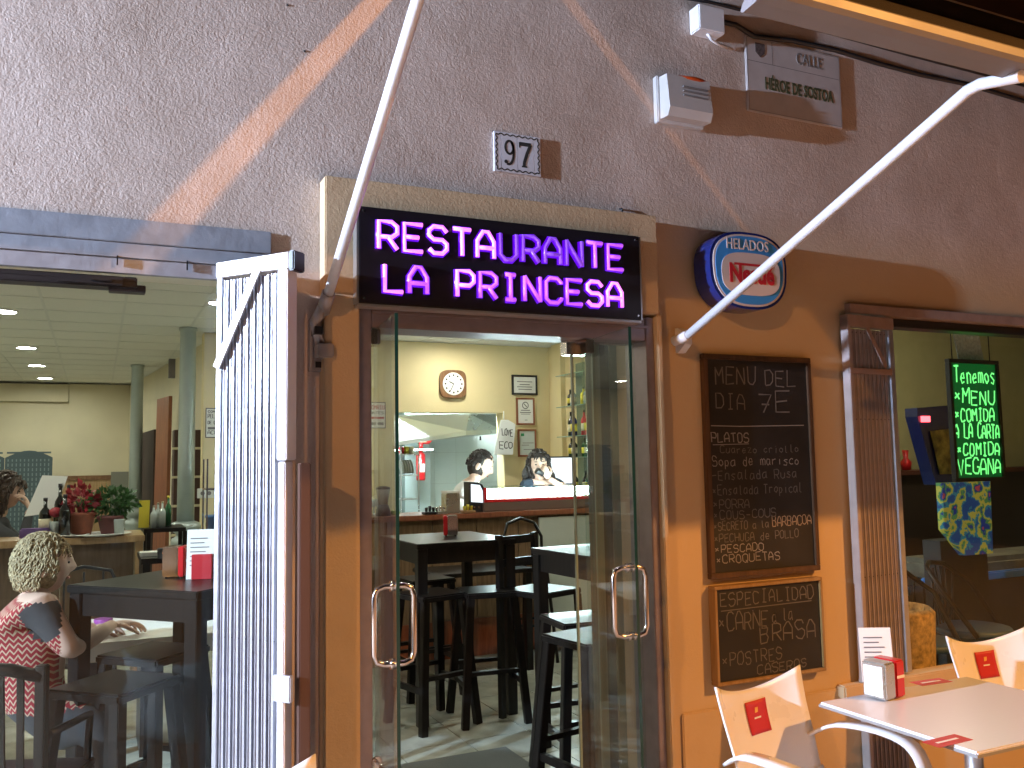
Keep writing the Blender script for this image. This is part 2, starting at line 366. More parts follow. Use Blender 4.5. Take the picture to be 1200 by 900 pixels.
# stroke font: cell one wide, capitals 1.6 high
G = {
'A': [[(0,0),(0,1),(.35,1.6),(.65,1.6),(1,1),(1,0)],[(0,.6),(1,.6)]], 'B': [[(0,0),(0,1.6),(.75,1.6),(.95,1.3),(.75,.85),(0,.85)],[(.75,.85),(1,.5),(.8,0),(0,0)]],
'C': [[(1,1.35),(.75,1.6),(.25,1.6),(0,1.3),(0,.3),(.25,0),(.75,0),(1,.25)]], 'D': [[(0,0),(0,1.6),(.6,1.6),(1,1.2),(1,.4),(.6,0),(0,0)]],
'E': [[(1,1.6),(0,1.6),(0,0),(1,0)],[(0,.82),(.8,.82)]], 'G': [[(1,1.35),(.75,1.6),(.25,1.6),(0,1.3),(0,.3),(.25,0),(.75,0),(1,.3),(1,.7),(.6,.7)]],
'H': [[(0,0),(0,1.6)],[(1,0),(1,1.6)],[(0,.8),(1,.8)]], 'I': [[(.2,1.6),(.8,1.6)],[(.5,1.6),(.5,0)],[(.2,0),(.8,0)]], 'L': [[(0,1.6),(0,0),(1,0)]],
'M': [[(0,0),(0,1.6)],[(0,1.6),(.5,.8)],[(.5,.8),(1,1.6)],[(1,1.6),(1,0)]], 'N': [[(0,0),(0,1.6)],[(0,1.6),(1,0)],[(1,0),(1,1.6)]], 'O': [[(.3,0),(0,.3),(0,1.3),(.3,1.6),(.7,1.6),(1,1.3),(1,.3),(.7,0),(.3,0)]],
'P': [[(0,0),(0,1.6),(.75,1.6),(1,1.35),(1,.95),(.75,.7),(0,.7)]], 'Q': [[(.3,0),(0,.3),(0,1.3),(.3,1.6),(.7,1.6),(1,1.3),(1,.3),(.7,0),(.3,0)],[(.6,.4),(1.05,-.1)]],
'R': [[(0,0),(0,1.6),(.7,1.6),(1,1.35),(1,.95),(.7,.7),(0,.7)],[(.5,.7),(1,0)]], 'S': [[(1,1.3),(.75,1.6),(.25,1.6),(0,1.35),(0,1.05),(.25,.82),(.75,.82),(1,.6),(1,.28),(.75,0),(.25,0),(0,.25)]],
'T': [[(0,1.6),(1,1.6)],[(.5,1.6),(.5,0)]], 'U': [[(0,1.6),(0,.3),(.3,0),(.7,0),(1,.3),(1,1.6)]], 'V': [[(0,1.6),(.5,0),(1,1.6)]], 'X': [[(0,0),(1,1.6)],[(0,1.6),(1,0)]],
'7': [[(0,1.6),(1,1.6),(.4,0)],[(.2,.8),(.85,.8)]], '*': [[(.2,.5),(.8,1.1)],[(.2,1.1),(.8,.5)]], '-': [[(.1,.7),(.9,.7)]], '.': [[(.4,0),(.5,.1)]],
'a': [[(.9,1),(.3,1),(.05,.6),(.1,.15),(.4,0),(.8,.3),(.9,1),(.9,.1),(1,0)]], 'b': [[(0,1.6),(0,0),(.7,0),(.95,.4),(.7,.9),(0,.8)]], 'c': [[(.9,.85),(.5,1),(.1,.7),(.1,.25),(.5,0),(.9,.15)]],
'd': [[(.9,1.6),(.9,0)],[(.9,.8),(.4,1),(.05,.6),(.2,.1),(.6,0),(.9,.3)]], 'e': [[(.1,.5),(.9,.55),(.7,1),(.3,1),(.05,.5),(.3,0),(.9,.1)]], 'i': [[(.5,1),(.5,0)],[(.48,1.35),(.52,1.45)]],
'j': [[(.6,1),(.6,-.3),(.2,-.4)]], 'l': [[(.4,1.6),(.4,.1),(.7,0)]], 'm': [[(0,0),(0,1)],[(0,.8),(.3,1),(.5,.8),(.5,0)],[(.5,.8),(.8,1),(1,.8),(1,0)]], 'n': [[(.1,0),(.1,1)],[(.1,.8),(.5,1),(.9,.8),(.9,0)]],
'o': [[(.5,0),(.1,.3),(.1,.7),(.5,1),(.9,.7),(.9,.3),(.5,0)]], 'p': [[(.1,-.5),(.1,1),(.7,1),(.9,.6),(.6,.1),(.1,.1)]], 'q': [[(.9,-.5),(.9,1),(.3,1),(.1,.5),(.4,0),(.9,.2)]],
'r': [[(.1,0),(.1,1)],[(.1,.7),(.5,1),(.9,.95)]], 's': [[(.9,.9),(.4,1),(.1,.75),(.8,.35),(.6,0),(.05,.1)]], 't': [[(.45,1.5),(.45,.1),(.8,0)],[(.1,1.05),(.85,1.05)]], 'u': [[(.1,1),(.1,.2),(.5,0),(.9,.3)],[(.9,1),(.9,0)]],
'v': [[(.1,1),(.5,0),(.9,1)]], 'z': [[(.1,1),(.9,1),(.1,0),(.9,0)]], 'g': [[(.9,1),(.3,1),(.1,.5),(.4,.05),(.9,.2)],[(.9,1),(.9,-.4),(.2,-.45)]], ' ': [],
'(': [[(.7,1.7),(.3,1.2),(.3,.4),(.7,-.1)]], '1': [[(.2,1.2),(.5,1.6),(.5,0)]], '9': [[(.9,.9),(.4,.8),(.1,1.2),(.4,1.6),(.9,1.4),(.9,.5),(.3,0)]],
}
def scribble(mb, text, o, width, h, wd, jit=.06, slant=0, n=(0, -1, 0), ux=(1, 0, 0), uz=(0, 0, 1), gap=.38):
    """write text as flat strokes; o lower left corner, width of the whole line, h cap height"""
    o = Vector(o); ux = Vector(ux); uz = Vector(uz)
    adv = width/(len(text)*(1+gap)-gap)
    for i, ch in enumerate(text):
        bx = i*adv*(1+gap); by = random.uniform(-jit, jit)*h*.8
        sc_ = 1+random.uniform(-jit, jit)
        for st in G.get(ch, []):
            pts = []
            for a, b in st:
                a += random.uniform(-jit, jit)+slant*b; b += random.uniform(-jit, jit)
                pts.append(o+ux*(bx+a*adv*sc_)+uz*(by+b*h/1.6*sc_))
            mb.ribbon(pts, wd, n)
def font(name, text, size, mat, parent, loc, sx=1, bold=0, rot=(math.pi/2, 0, 0), depth=.001, align='CENTER', shear=0):
    cu = bpy.data.curves.new(name, 'FONT'); cu.body = text; cu.size = size; cu.align_x = align; cu.align_y = 'CENTER'
    cu.offset = bold; cu.extrude = depth; cu.shear = shear; cu.resolution_u = 3
    t = bpy.data.objects.new(name, cu); C.objects.link(t)
    dg = bpy.context.evaluated_depsgraph_get()
    me = bpy.data.meshes.new_from_object(t.evaluated_get(dg)); bpy.data.objects.remove(t); bpy.data.curves.remove(cu)
    me.transform(Matrix.Translation(Vector(loc))@Matrix.Rotation(rot[2], 4, 'Z')@Matrix.Rotation(rot[0], 4, 'X')@Matrix.Diagonal((sx, 1, 1, 1)))
    me.materials.clear()
    return link(name, me, mat, parent)

# ================================================================== SETTING
struct(box('pavement', (-14, -9.2, -.12), (14, .05, 0), PAVE))
struct(box('road', (-40, -18, -.16), (40, -9.2, -.13), ASPH))
struct(box('ground', (-80, -80, -.30), (80, 80, -.20), ASPH))
mb = MB(); mb.box((-14, -9.35, -.14), (14, -9.2, .002)); struct(mb.build('kerb', PAVE))
# paving slabs near the facade, each a piece of the pavement
pv = bpy.data.objects['pavement']
mb = MB(); mb.box((-.196, -.196, .0), (.196, .196, .012), .003); slab = mb.build('paving_slab', PAVE, pv)
first = True
for i in range(-3, 10):
    for j in range(0, 7):
        q = slab if first else slab.copy()
        if not first: C.objects.link(q)
        first = False
        q.location = (i*.4+.2, -j*.4-.2-.03, 0)

# facade: one building with its wall, surround and lintels
bld = thing('restaurant_building', 'whitewashed stucco restaurant front with glass door and two open shop windows', 'building')
def lathe_wall():
    m = MB()
    T = .24
    m.box((-14, 0, 0), (-3.2, T, 5.6)); m.box((-3.2, 0, 2.318), (.5, T, 5.6)); m.box((.5, 0, 0), (.80, T, 5.6))
    m.box((.80, 0, 2.115), (1.965, T, 5.6)); m.box((1.965, 0, 0), (3.02, T, 5.6)); m.box((3.02, 0, 2.235), (6.2, T, 5.6))
    m.box((3.02, 0, 0), (6.2, T, .52)); m.box((6.2, 0, 0), (14, T, 5.6))
    return m.build('wall', WALL, bld, 'rough pale stucco wall')
lathe_wall()
SY = -.08                                # plane of the smooth door surround
a = at(381, 205, SY); b = at(769, 250, SY)
sx0, sx1, szt = a.x, b.x, a.z
m = MB()
m.box((sx0, SY, 2.115), (sx1, -.001, szt), .004)
m.box((sx0, SY, 0), (.775, -.001, 2.113), .004)
m.box((1.955, SY, 0), (sx1+.01, -.001, 2.113), .004)
m.build('door_surround', SMOOTH, bld, 'smooth projecting door surround')
box('plinth', (2.06, -.010, 0), (3.02, -.001, .575), SMOOTH, bld, .006)
box('window_sill', (2.86, -.05, .535), (6.2, .03, .59), SMOOTH, bld, .006)
# left window lintel: painted steel panel with lines and small hooks
lt = MB(); lt.box((-3.2, -.012, 2.243), (.499, .03, 2.316), .002); lt.box((-3.2, -.004, 2.197), (.499, .03, 2.2415)); lt.box((-3.2, .004, 2.150), (.499, .03, 2.1955))
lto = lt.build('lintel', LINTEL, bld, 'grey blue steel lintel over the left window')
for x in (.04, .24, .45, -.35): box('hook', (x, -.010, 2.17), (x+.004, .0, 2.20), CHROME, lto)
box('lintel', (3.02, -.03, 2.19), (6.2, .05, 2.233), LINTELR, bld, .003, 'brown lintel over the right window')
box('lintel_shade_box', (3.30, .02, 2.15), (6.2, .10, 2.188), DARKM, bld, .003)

# window glazing
box('window_glass', (-3.2, .125, .0), (.5, .133, 2.15), GLASS, bld)
box('window_glass', (3.3, .175, .52), (6.2, .183, 2.19), GLASS, bld)
tr = MB(); tr.box((-3.2, .02, 2.108), (.10, .09, 2.142), .003); tr.box((-3.2, .018, 2.128), (.10, .0195, 2.134))
tr.box((-.12, .01, 2.112), (.06, .0185, 2.138), .002); tr.box((-.03, .0, 2.121), (.03, .01, 2.130), .002); tr.box((.02, .03, 2.098), (.125, .08, 2.120), .002)
tro = tr.build('sliding_track', DARKM, None); prop(tro, 'dark metal sliding rail under the grey blue lintel of the left window', 'rail')

# ------------------------------------------------------------------ door
door = thing('glass_door', 'frameless double glass door standing open under the purple lettering, in a purplish metal frame', 'door')
FY0 = -.055
m = MB(); m.box((.775, FY0, 0), (.822, .10, 2.105), .003)
m.build('door_frame', FRAME, door)
m = MB(); m.box((1.918, FY0, 0), (1.953, .10, 2.105), .003); m.build('door_frame', FRAME, door)
m = MB(); m.box((.823, FY0+.004, 2.012), (1.917, .10, 2.100), .003); m.box((.823, -.064, 2.060), (1.917, FY0+.003, 2.070)); m.build('door_head', FRAME, door)
sg = box('side_glass', (1.64, .03, .005), (1.917, .040, 2.011), DGLASS, door)
box('glass_edge', (1.632, .0295, .005), (1.6395, .0405, 2.011), mk('pale_glass_edge', (.25, .34, .30), .2), sg)
def leaf(hx, hy, ex, ey):
    p = Vector((hx, hy, 0)); q = Vector((ex, ey, 0)); d = (q-p); L = d.length; an = math.atan2(d.y, d.x)
    M4 = Matrix.Translation(p)@Matrix.Rotation(an, 4, 'Z')
    m = MB(); m.box((0, -.005, .012), (L, .005, 2.005), 0, M4); lf = m.build('door_leaf', DGLASS, door)
    m = MB(); m.box((L, -.0052, .012), (L+.0015, .0052, 2.005), 0, M4); m.build('glass_edge', GREENG, lf)
    m = MB()
    for s_ in (-1, 1):
        pts = []
        hz0, hz1, hx_, rr, out = .963, 1.190, L-.055, .030, .060
        ctrl = [(0, hz0), (out-.03, hz0), (out-.008, hz0+.008), (out, hz0+.03), (out, hz1-.03), (out-.008, hz1-.008), (out-.03, hz1), (0, hz1)]
        m.tube([M4@Vector((hx_, s_*a_, z_)) for a_, z_ in ctrl], .0095, 10)
        for z_ in (hz0, hz1): m.tube([M4@Vector((hx_, s_*.005, z_)), M4@Vector((hx_, s_*.013, z_))], .016, 12)
    m.build('pull_handle', CHROME, lf)
    m = MB()
    for z0, z1 in ((1.955, 2.008), (.01, .062)): m.box((-.005, -.016, z0), (.075, .016, z1), .003, M4)
    m.build('patch_hinge', CHROME, lf)
leaf(.845, .02, .805, -.38); leaf(1.675, .02, 1.632, -.38)
m = MB(); m.box((1.60, .005, 1.955), (1.70, .06, 2.011), .003); m.build('corner_fitting', CHROME, door)
m = MB(); m.tube([(.835, -.06, .60), (.835, -.10, .60), (.835, -.12, .59), (.835, -.12, .57)], .006, 8); m.tube([(.835, -.052, .60), (.835, -.062, .60)], .018, 12); m.build('door_catch', CHROME, door)

# ------------------------------------------------------------------ neon sign
a = at(421, 241, -.13); b = at(752, 375, -.13)
SX0, SX1, SZ0, SZ1 = a.x, b.x, b.z, a.z
sign = thing('neon_sign', 'black box sign over the door with glowing purple letters RESTAURANTE LA PRINCESA', 'sign')
box('sign_board', (SX0, -.13, SZ0), (SX1, -.081, SZ1), BOARDB, sign, .002)
m = MB(); m.box((SX0-.004, -.125, SZ0-.012), (SX1+.004, -.082, SZ0-.001), .002); m.box((SX0-.008, -.125, SZ0), (SX0-.001, -.082, SZ1)); m.box((SX1+.001, -.125, SZ0), (SX1+.008, -.082, SZ1))
m.build('sign_edge', ALU, sign)
m = MB()
for x in (SX0+.015, SX1-.015):
    for z in (SZ0+.015, SZ1-.015): m.lathe([(.004, 0), (.004, .003)], (x, -.13, z), 8, Matrix.Rotation(math.pi/2, 4, 'X'))
m.build('screw', CHROME, sign)
CH = {'C': [[(1,1.25),(1,1.35),(.75,1.6),(.25,1.6),(0,1.35),(0,.25),(.25,0),(.75,0),(1,.25),(1,.35)]]}
def neon_line(text, p0, p1, h, mats):
    # p0, p1 = left and right end of the line of text (bottom); letters equally spaced
    n = len(text); pitch = (p1-p0)/(n-1+.78); wd = pitch*.72
    for i, chx in enumerate(text):
        if chx == ' ': continue
        x0 = p0+i*pitch; g = CH.get(chx, G[chx])
        strokes = [[Vector((x0+a_*wd, -.143, h[0]+b_/1.6*(h[1]-h[0]))) for a_, b_ in st] for st in g]
        m = MB()
        for st in strokes: m.tube(st, .0070, 8)
        bk = MB()
        for st in strokes: bk.tube([p+Vector((.001, .0095, 0)) for p in st], .0120, 8)  # wider glowing tube behind each letter paints its purple halo
        l = m.build('letter', MATS[mats[i]], sign); bk.build('letter_halo', NEONV, l)
W_, M_, D_ = 'neon_bright_pink', 'neon_violet', 'neon_dim_violet'
za, zb = at(448, 291, -.143).z, at(448, 259, -.143).z
xa, xb = at(444, 275, -.143).x, at(731, 300, -.143).x
neon_line('RESTAURANTE', xa, xb, (za, zb), [W_, W_, W_, W_, W_, D_, D_, D_, D_, M_, M_])
za, zb = at(452, 341, -.143).z, at(452, 310, -.143).z
xa2, xb2 = at(451, 330, -.143).x, at(730, 345, -.143).x
neon_line('LA PRINCESA', xa2, xb2, (za, zb), [W_, M_, W_, W_, M_, M_, M_, M_, M_, W_, W_])

# ------------------------------------------------------------------ wall fixtures
def rect_on(name, tl, br, y0, y1, mat, parent, bev=0):
    a = at(tl[0], tl[1], y1); b = at(br[0], br[1], y1)
    return box(name, (a.x, y1, b.z), (b.x, y0, a.z), mat, parent, bev)
# house number
nb = thing('house_number', 'white ceramic house number 97 with dark scalloped border on the stucco', 'sign')
x0, z1 = at(579, 153, -.014).x, at(579, 153, -.014).z; x1, z0 = at(634, 207, -.014).x, at(634, 207, -.014).z
hw = (x1-x0); q1 = x0+hw*.14; q2 = x0+hw*.5; q3 = x0+hw*.86
for xa_, xb_ in ((x0, q1), (q1+.0008, q2-.0004), (q2+.0004, q3-.0008), (q3, x1)):
    box('ceramic_tile', (xa_, -.014, z0), (xb_, -.001, z1), mk('glazed_tile_%d' % len(MATS), (.60, .60, .66), .2), nb, .001)
m = MB()
def wavy(p, q, amp, n):
    p = Vector(p); q = Vector(q); d = (q-p); nn = d.normalized().cross(Vector((0, -1, 0)))
    return [p+d*(i/(n*6))+nn*amp*math.sin(i/6*2*math.pi) for i in range(n*6+1)]
e = .009
for p, q, n in (((x0+e, -.0146, z1-e), (x1-e, -.0146, z1-e), 7), ((x0+e, -.0146, z0+e), (x1-e, -.0146, z0+e), 7), ((x0+e, -.0146, z0+e), (x0+e, -.0146, z1-e), 6), ((x1-e, -.0146, z0+e), (x1-e, -.0146, z1-e), 6)):
    m.ribbon(wavy(p, q, .0032, n), .0045)
m.build('border', INK, nb)
m = MB()
cx9, cz = x0+hw*.32, (z0+z1)/2; H9 = (z1-z0)*.66
def ring(cx, cz, rx, rz, w1, n=20, a0=0, a1=2*math.pi, ww=None):
    pts = [Vector((cx+rx*math.cos(a0+(a1-a0)*i/n), -.0147, cz+rz*math.sin(a0+(a1-a0)*i/n))) for i in range(n+1)]
    m.ribbon(pts, w1)
ring(cx9, cz+H9*.20, hw*.085, H9*.25, .009, 20)
ring(cx9-hw*.02, cz+H9*.02, hw*.11, H9*.47, .010, 14, R(60), R(-110))
m.lathe([(.0075, 0), (.0075, .0006)], (cx9-hw*.075, -.0145, cz-H9*.36), 12, Matrix.Rotation(math.pi/2, 4, 'X'))
c7 = x0+hw*.66
m.ribbon([(c7-hw*.12, -.0147, cz+H9*.40), (c7+hw*.13, -.0147, cz+H9*.40)], .015); m.ribbon([(c7-hw*.12, -.0148, cz+H9*.46), (c7-hw*.12, -.0148, cz+H9*.25)], .005)
m.ribbon([(c7+hw*.12, -.0149, cz+H9*.40), (c7+hw*.04, -.0149, cz+H9*.05), (c7-hw*.02, -.0149, cz-H9*.30), (c7-hw*.03, -.0149, cz-H9*.47)], .013)
m.ribbon([(c7-hw*.08, -.01495, cz-H9*.47), (c7+hw*.04, -.01495, cz-H9*.47)], .006)
m.build('number', INK, nb)
# small hook above the sign
m = MB(); c = at(731, 243, -.03); m.tube([(c.x, -.001-.0, c.z), (c.x, -.012, c.z), (c.x+.003, -.015, c.z-.012)], .004, 8)
prop(m.build('wall_hook', DARKM), 'small dark hook in the wall just above the right end of the purple sign', 'hook')
for px_, py_ in ((337, 6), (357, 60)):
    c = at(px_, py_, -.001); m = MB(); m.lathe([(.004, 0), (.003, .003)], (c.x, -.0005, c.z), 8, Matrix.Rotation(math.pi/2, 4, 'X'))
    prop(m.build('wall_nail', INK), 'rusty nail high in the stucco, %s of the two' % ('upper' if py_ < 20 else 'lower'), 'nail')

AGED = mk('aged_white_plastic', (.50, .48, .48), .4, var=.06, vs=10)
# alarm siren
si = thing('alarm_siren', 'white plastic alarm siren with vent slots and amber lens on the wall', 'siren')
a = at(783, 83, -.095); b = at(835, 142, -.095)
box('back_plate', (a.x-.012, -.032, b.z-.012), (b.x+.006, -.001, a.z+.008), AGED, si, .004)
m = MB(); m.prism([(a.x, -.033, b.z+.0), (a.x, -.033, a.z), (a.x, -.085, a.z-.006), (a.x, -.10, b.z+.03), (a.x, -.085, b.z-.004)], (1, 0, 0), b.x-a.x)
sb = m.build('housing', AGED, si)
m = MB()
for i in range(3): m.box((a.x+.07, -.1005, a.z-.055-i*.018), (b.x-.02, -.0875, a.z-.050-i*.018))
m.build('vent_slot', INKG, sb)
m = MB(); m.blob(((a.x+b.x)/2+.03, -.066, a.z-.006), (.085, .026, .014), 16, 6); m.build('amber_lens', mk('amber_lens_plastic', (.45, .06, .01), .3), si)
# junction box and cables
jb = thing('junction_box', 'white electrical junction box at the top of the wall with a short curled cable', 'junction box')
a = at(819, 6, -.07); b = at(850, 40, -.07)
box('box_cover', (a.x, -.07, b.z), (b.x, -.001, a.z+.01), WHITEP, jb, .004)
m = MB(); p0 = at(828, 38, -.04); p1 = at(842, 52, -.02); p2 = at(858, 58, -.008)
m.tube([p0, p0*.6+p1*.4-Vector((0, 0, .012)), p1, p2], .006, 8); m.build('cable', WHITEP, jb)
def cab(name, pts, r, mat, label):
    m = MB(); m.tube(pts, r, 8); return prop(m.build(name, mat), label, 'cable')
pts = [at(px_, py_, -.02) for px_, py_ in ((838, 24), (862, 30), (884, 42), (930, 48), (980, 60), (1030, 74), (1080, 88), (1135, 100), (1200, 118), (1290, 142))]
pts = [p+Vector((0, 0, .004*math.sin(i*2.1))) for i, p in enumerate(pts)]
cab('wall_cable', pts, .011, BLACKP, 'thick black cable sagging along the wall above the street name plate')
pts = [at(px_, py_, -.012) for px_, py_ in ((780, -6), (830, 2), (900, 20), (980, 41), (1060, 63), (1140, 84), (1220, 106))]
cab('wall_cable', pts, .007, BLACKP, 'thin dark cable running just below the rim of the awning bar')
# street name plate
sp = thing('street_name_plate', 'faded grey street name plate reading CALLE HEROE DE SOSTOA', 'street sign')
a = at(873, 40, -.012); b = at(988, 151, -.012)
box('plate', (a.x, -.012, b.z), (b.x, -.001, a.z), mk('faded_marble', (.46, .42, .42), .4, var=.08, vs=15), sp, .003)
pw, ph = b.x-a.x, a.z-b.z
m = MB(); zl = a.z-ph*.33; yy = -.0127
m.ribbon([(a.x+.008, yy, zl), (b.x-.008, yy, zl)], .003); m.ribbon([(a.x+pw*.27, yy-.0002, a.z-.008), (a.x+pw*.27, yy-.0002, zl)], .003)
for p, q in (((a.x+.008, b.z+.008), (b.x-.008, b.z+.008)), ((a.x+.008, a.z-.008), (b.x-.008, a.z-.008)), ((a.x+.008, b.z+.008), (a.x+.008, a.z-.008)), ((b.x-.008, b.z+.008), (b.x-.008, a.z-.008))):
    m.ribbon([(p[0], yy-.0004, p[1]), (q[0], yy-.0004, q[1])], .002)
m.build('border', INKG, sp)
cxp, czp = a.x+pw*.145, a.z-ph*.165
m = MB(); m.prism([(cxp-.026, yy, czp+.03), (cxp+.026, yy, czp+.03), (cxp+.026, yy, czp-.012), (cxp, yy, czp-.034), (cxp-.026, yy, czp-.012)], (0, -1, 0), .001); m.build('crest', mk('crest_print', (.09, .07, .07), .6, var=.6, vs=120), sp)
font('lettering', 'CALLE', .075, INKG, sp, (a.x+pw*.66, yy, a.z-ph*.17), .72, .0012)
font('lettering', 'HÉROE DE SOSTOA', .075, mk('dark_green_ink', (.06, .07, .035), .6), sp, (a.x+pw*.54, yy, a.z-ph*.60), .60, .0022)

# ice cream sign (oval-ish lightbox, unlit)
ic = thing('ice_cream_sign', 'rounded blue and white ice cream lightbox sign reading HELADOS Nestle, unlit', 'sign')
def superell(cx, cz, rx, rz, n=48, e1=2.6, sk=0):
    out = []
    for i in range(n):
        t = 2*math.pi*i/n; c_, s_ = math.cos(t), math.sin(t)
        x = math.copysign(abs(c_)**(2/e1), c_)*rx*(1+sk*(s_ if s_ > -1 else -1)); z = math.copysign(abs(s_)**(2/e1), s_)*rz
        out.append((cx+x, cz+z))
    return out
ctr = at(879, 317, -.13); rx = (at(925, 317, -.13).x-at(836, 317, -.13).x)/2; rz = (at(879, 272, -.13).z-at(879, 362, -.13).z)/2
def slabp(outl, y0, y1): return MB().prism([(x, y0, z) for x, z in outl], (0, -1, 0), y0-y1)
cx_, cz_ = ctr.x, ctr.z
slabp(superell(cx_, cz_, rx, rz, sk=.06), -.02, -.125).build('housing', BLUED, ic)
slabp(superell(cx_, cz_, rx*.93, rz*.93, sk=.06), -.125, -.129).build('rim', NWHITE, ic)
slabp(superell(cx_, cz_, rx*.88, rz*.88, sk=.06), -.129, -.131).build('face', BLUEL, ic)
slabp(superell(cx_+rx*.02, cz_-rz*.10, rx*.76, rz*.55, e1=3.0, sk=.02), -.131, -.133).build('panel', NWHITE, ic)
font('lettering', 'HELADOS', .062, NWHITE, ic, (cx_-.01, -.133, cz_+rz*.64), .80, .0004)
lg = font('logo', 'Nestl\u00e9', .105, REDD, ic, (cx_+.006, -.1335, cz_-rz*.12), .82, .004)
m = MB(); m.ribbon([(cx_-rx*.42, -.1338, cz_+rz*.14), (cx_+rx*.28, -.1338, cz_+rz*.14)], .010); m.build('logo_bar', REDD, ic)
box('wall_bracket', (cx_-.10, -.0195, cz_-.08), (cx_+.10, -.001, cz_+.08), DARKM, ic)

# awnings with arms; the street lamp shines over and between them
BARP = mk('dull_bar_paint', (.22, .21, .23), .45, var=.06, vs=6)
def awning(name, label, x0, x1, yb, zb, zw, arms):
    t = thing(name, label, 'awning')
    m = MB(); m.prism([(x0, yb+.004, zb+.012), (x0, -.04, zw), (x0, -.04, zw-.006), (x0, yb+.004, zb+.006)], (1, 0, 0), x1-x0); m.build('fabric', FABR, t)
    m = MB(); m.tube([(x0, -.05, zw+.03), (x1, -.05, zw+.03)], .040, 16); m.build('roller', FABR, t)
    m = MB()
    prof = [(yb-.014, zb-.004), (yb-.020, zb+.008), (yb-.020, zb+.028), (yb-.010, zb+.038), (yb+.02, zb+.034), (yb+.050, zb+.006), (yb+.058, zb-.008), (yb+.050, zb-.014), (yb+.01, zb-.010)]
    m.prism([(x0-.06, y_, z_) for y_, z_ in prof], (1, 0, 0), x1-x0+.06); m.build('front_bar', BARP, t)
    for pts, br in arms:
        m = MB(); m.tube(pts, .0165, 12); arm = m.build('arm', WHITEP, t)
    return t
px0 = at(806, 393, -.13); e1 = at(1132, 98, x=2.088); e2 = at(1188, 87, x=2.088)
e1.x += .03; e2.x += .03
AWL = awning('awning', 'dark awning with white front bar and one long white arm, right of the door', 1.316, 7.5, -1.50, 2.535, 3.71,
    [([px0, e1-(e1-px0).normalized()*.02, e1+(e2-e1).normalized()*.02, e2], None)])
m = MB(); m.prism([(2.085, -.012, 1.975), (2.085, -.012, 2.075), (2.085, -.030, 2.075), (2.085, -.075, 2.045), (2.085, -.075, 2.005), (2.085, -.030, 1.975)], (1, 0, 0), .035)
m.tube([at(790, 400, -.06), px0], .020, 12)
br = m.build('arm_bracket', WHITEP, AWL)
m = MB(); m.lathe([(.008, 0), (.007, .006)], (2.084, -.045, 2.025), 10, Matrix.Rotation(-math.pi/2, 4, 'Y')); m.build('bolt', DARKM, br)
pl = at(381, 357, x=.655); pe = at(492, -8, x=.70)
AWR = awning('awning', 'dark awning above the left window, held by the long white arm beside the folded gate', -4.0, 1.236, -1.25, 2.80, 3.69,
    [([pl, pl+(pe-pl)*1.0, pl+(pe-pl)*1.10+Vector((0, -.03, 0))], None)])
m = MB(); m.box((.62, -.03, 1.86), (.70, -.001, 2.02), .003); m.box((.635, -.10, 1.90), (.685, -.03, 1.945), .004); m.box((.64, -.07, 1.955), (.675, -.02, 1.985), .003)
m.tube([(.655, -.06, 1.935), (pl.x-.02, pl.y*.5, pl.z-.05), pl], .020, 12); m.tube([pl-(pe-pl).normalized()*.03, pl+(pe-pl).normalized()*.05], .022, 12)
br = m.build('arm_bracket', mk('bracket_grey_paint', (.36, .33, .33), .4, .4), AWR)
m = MB(); m.box((.64, -.032, 1.872), (.672, -.030, 1.892)); m.box((.626, -.09, 1.975), (.650, -.03, 2.0)); m.build('bolt', DARKM, br)

# ------------------------------------------------------------------ blackboards
def blackboard(name, label, tl, br, fm, fw_, y1=-.03):
    t = thing(name, label, 'blackboard')
    a = at(tl[0], tl[1], y1); b = at(br[0], br[1], y1)
    x0, x1, z0, z1 = a.x, b.x, b.z, a.z
    for k_, (p, q) in enumerate((((x0, z1-fw_), (x1, z1)), ((x0, z0), (x1, z0+fw_)), ((x0, z0+fw_+.0003), (x0+fw_, z1-fw_-.0003)), ((x1-fw_, z0+fw_+.0003), (x1, z1-fw_-.0003)))):
        box('frame', (p[0], y1, p[1]), (q[0], -.004, q[1]), fm, t, .002)
    box('slate', (x0+fw_*.8, y1+.010, z0+fw_*.8), (x1-fw_*.8, -.006, z1-fw_*.8), SLATE, t)
    return t, x0+fw_, x1-fw_, z0+fw_, z1-fw_, y1+.0094
t, x0, x1, z0, z1, yc = blackboard('menu_blackboard', 'tall blackboard with the handwritten chalk menu of the day for 7E', (824, 414), (962, 668), BFRAME, .022)
Wd, Hd = x1-x0, z1-z0
def chalk(parent, lines, x0, z1, Wd, Hd, yc):
    for tx, u0, u1, v, h, mt, wd in lines:
        m = MB(); scribble(m, tx, (x0+Wd*u0, yc, z1-Hd*v), Wd*(u1-u0), Hd*h, wd, .07, 0)
        m.build('chalk_writing', mt, parent)
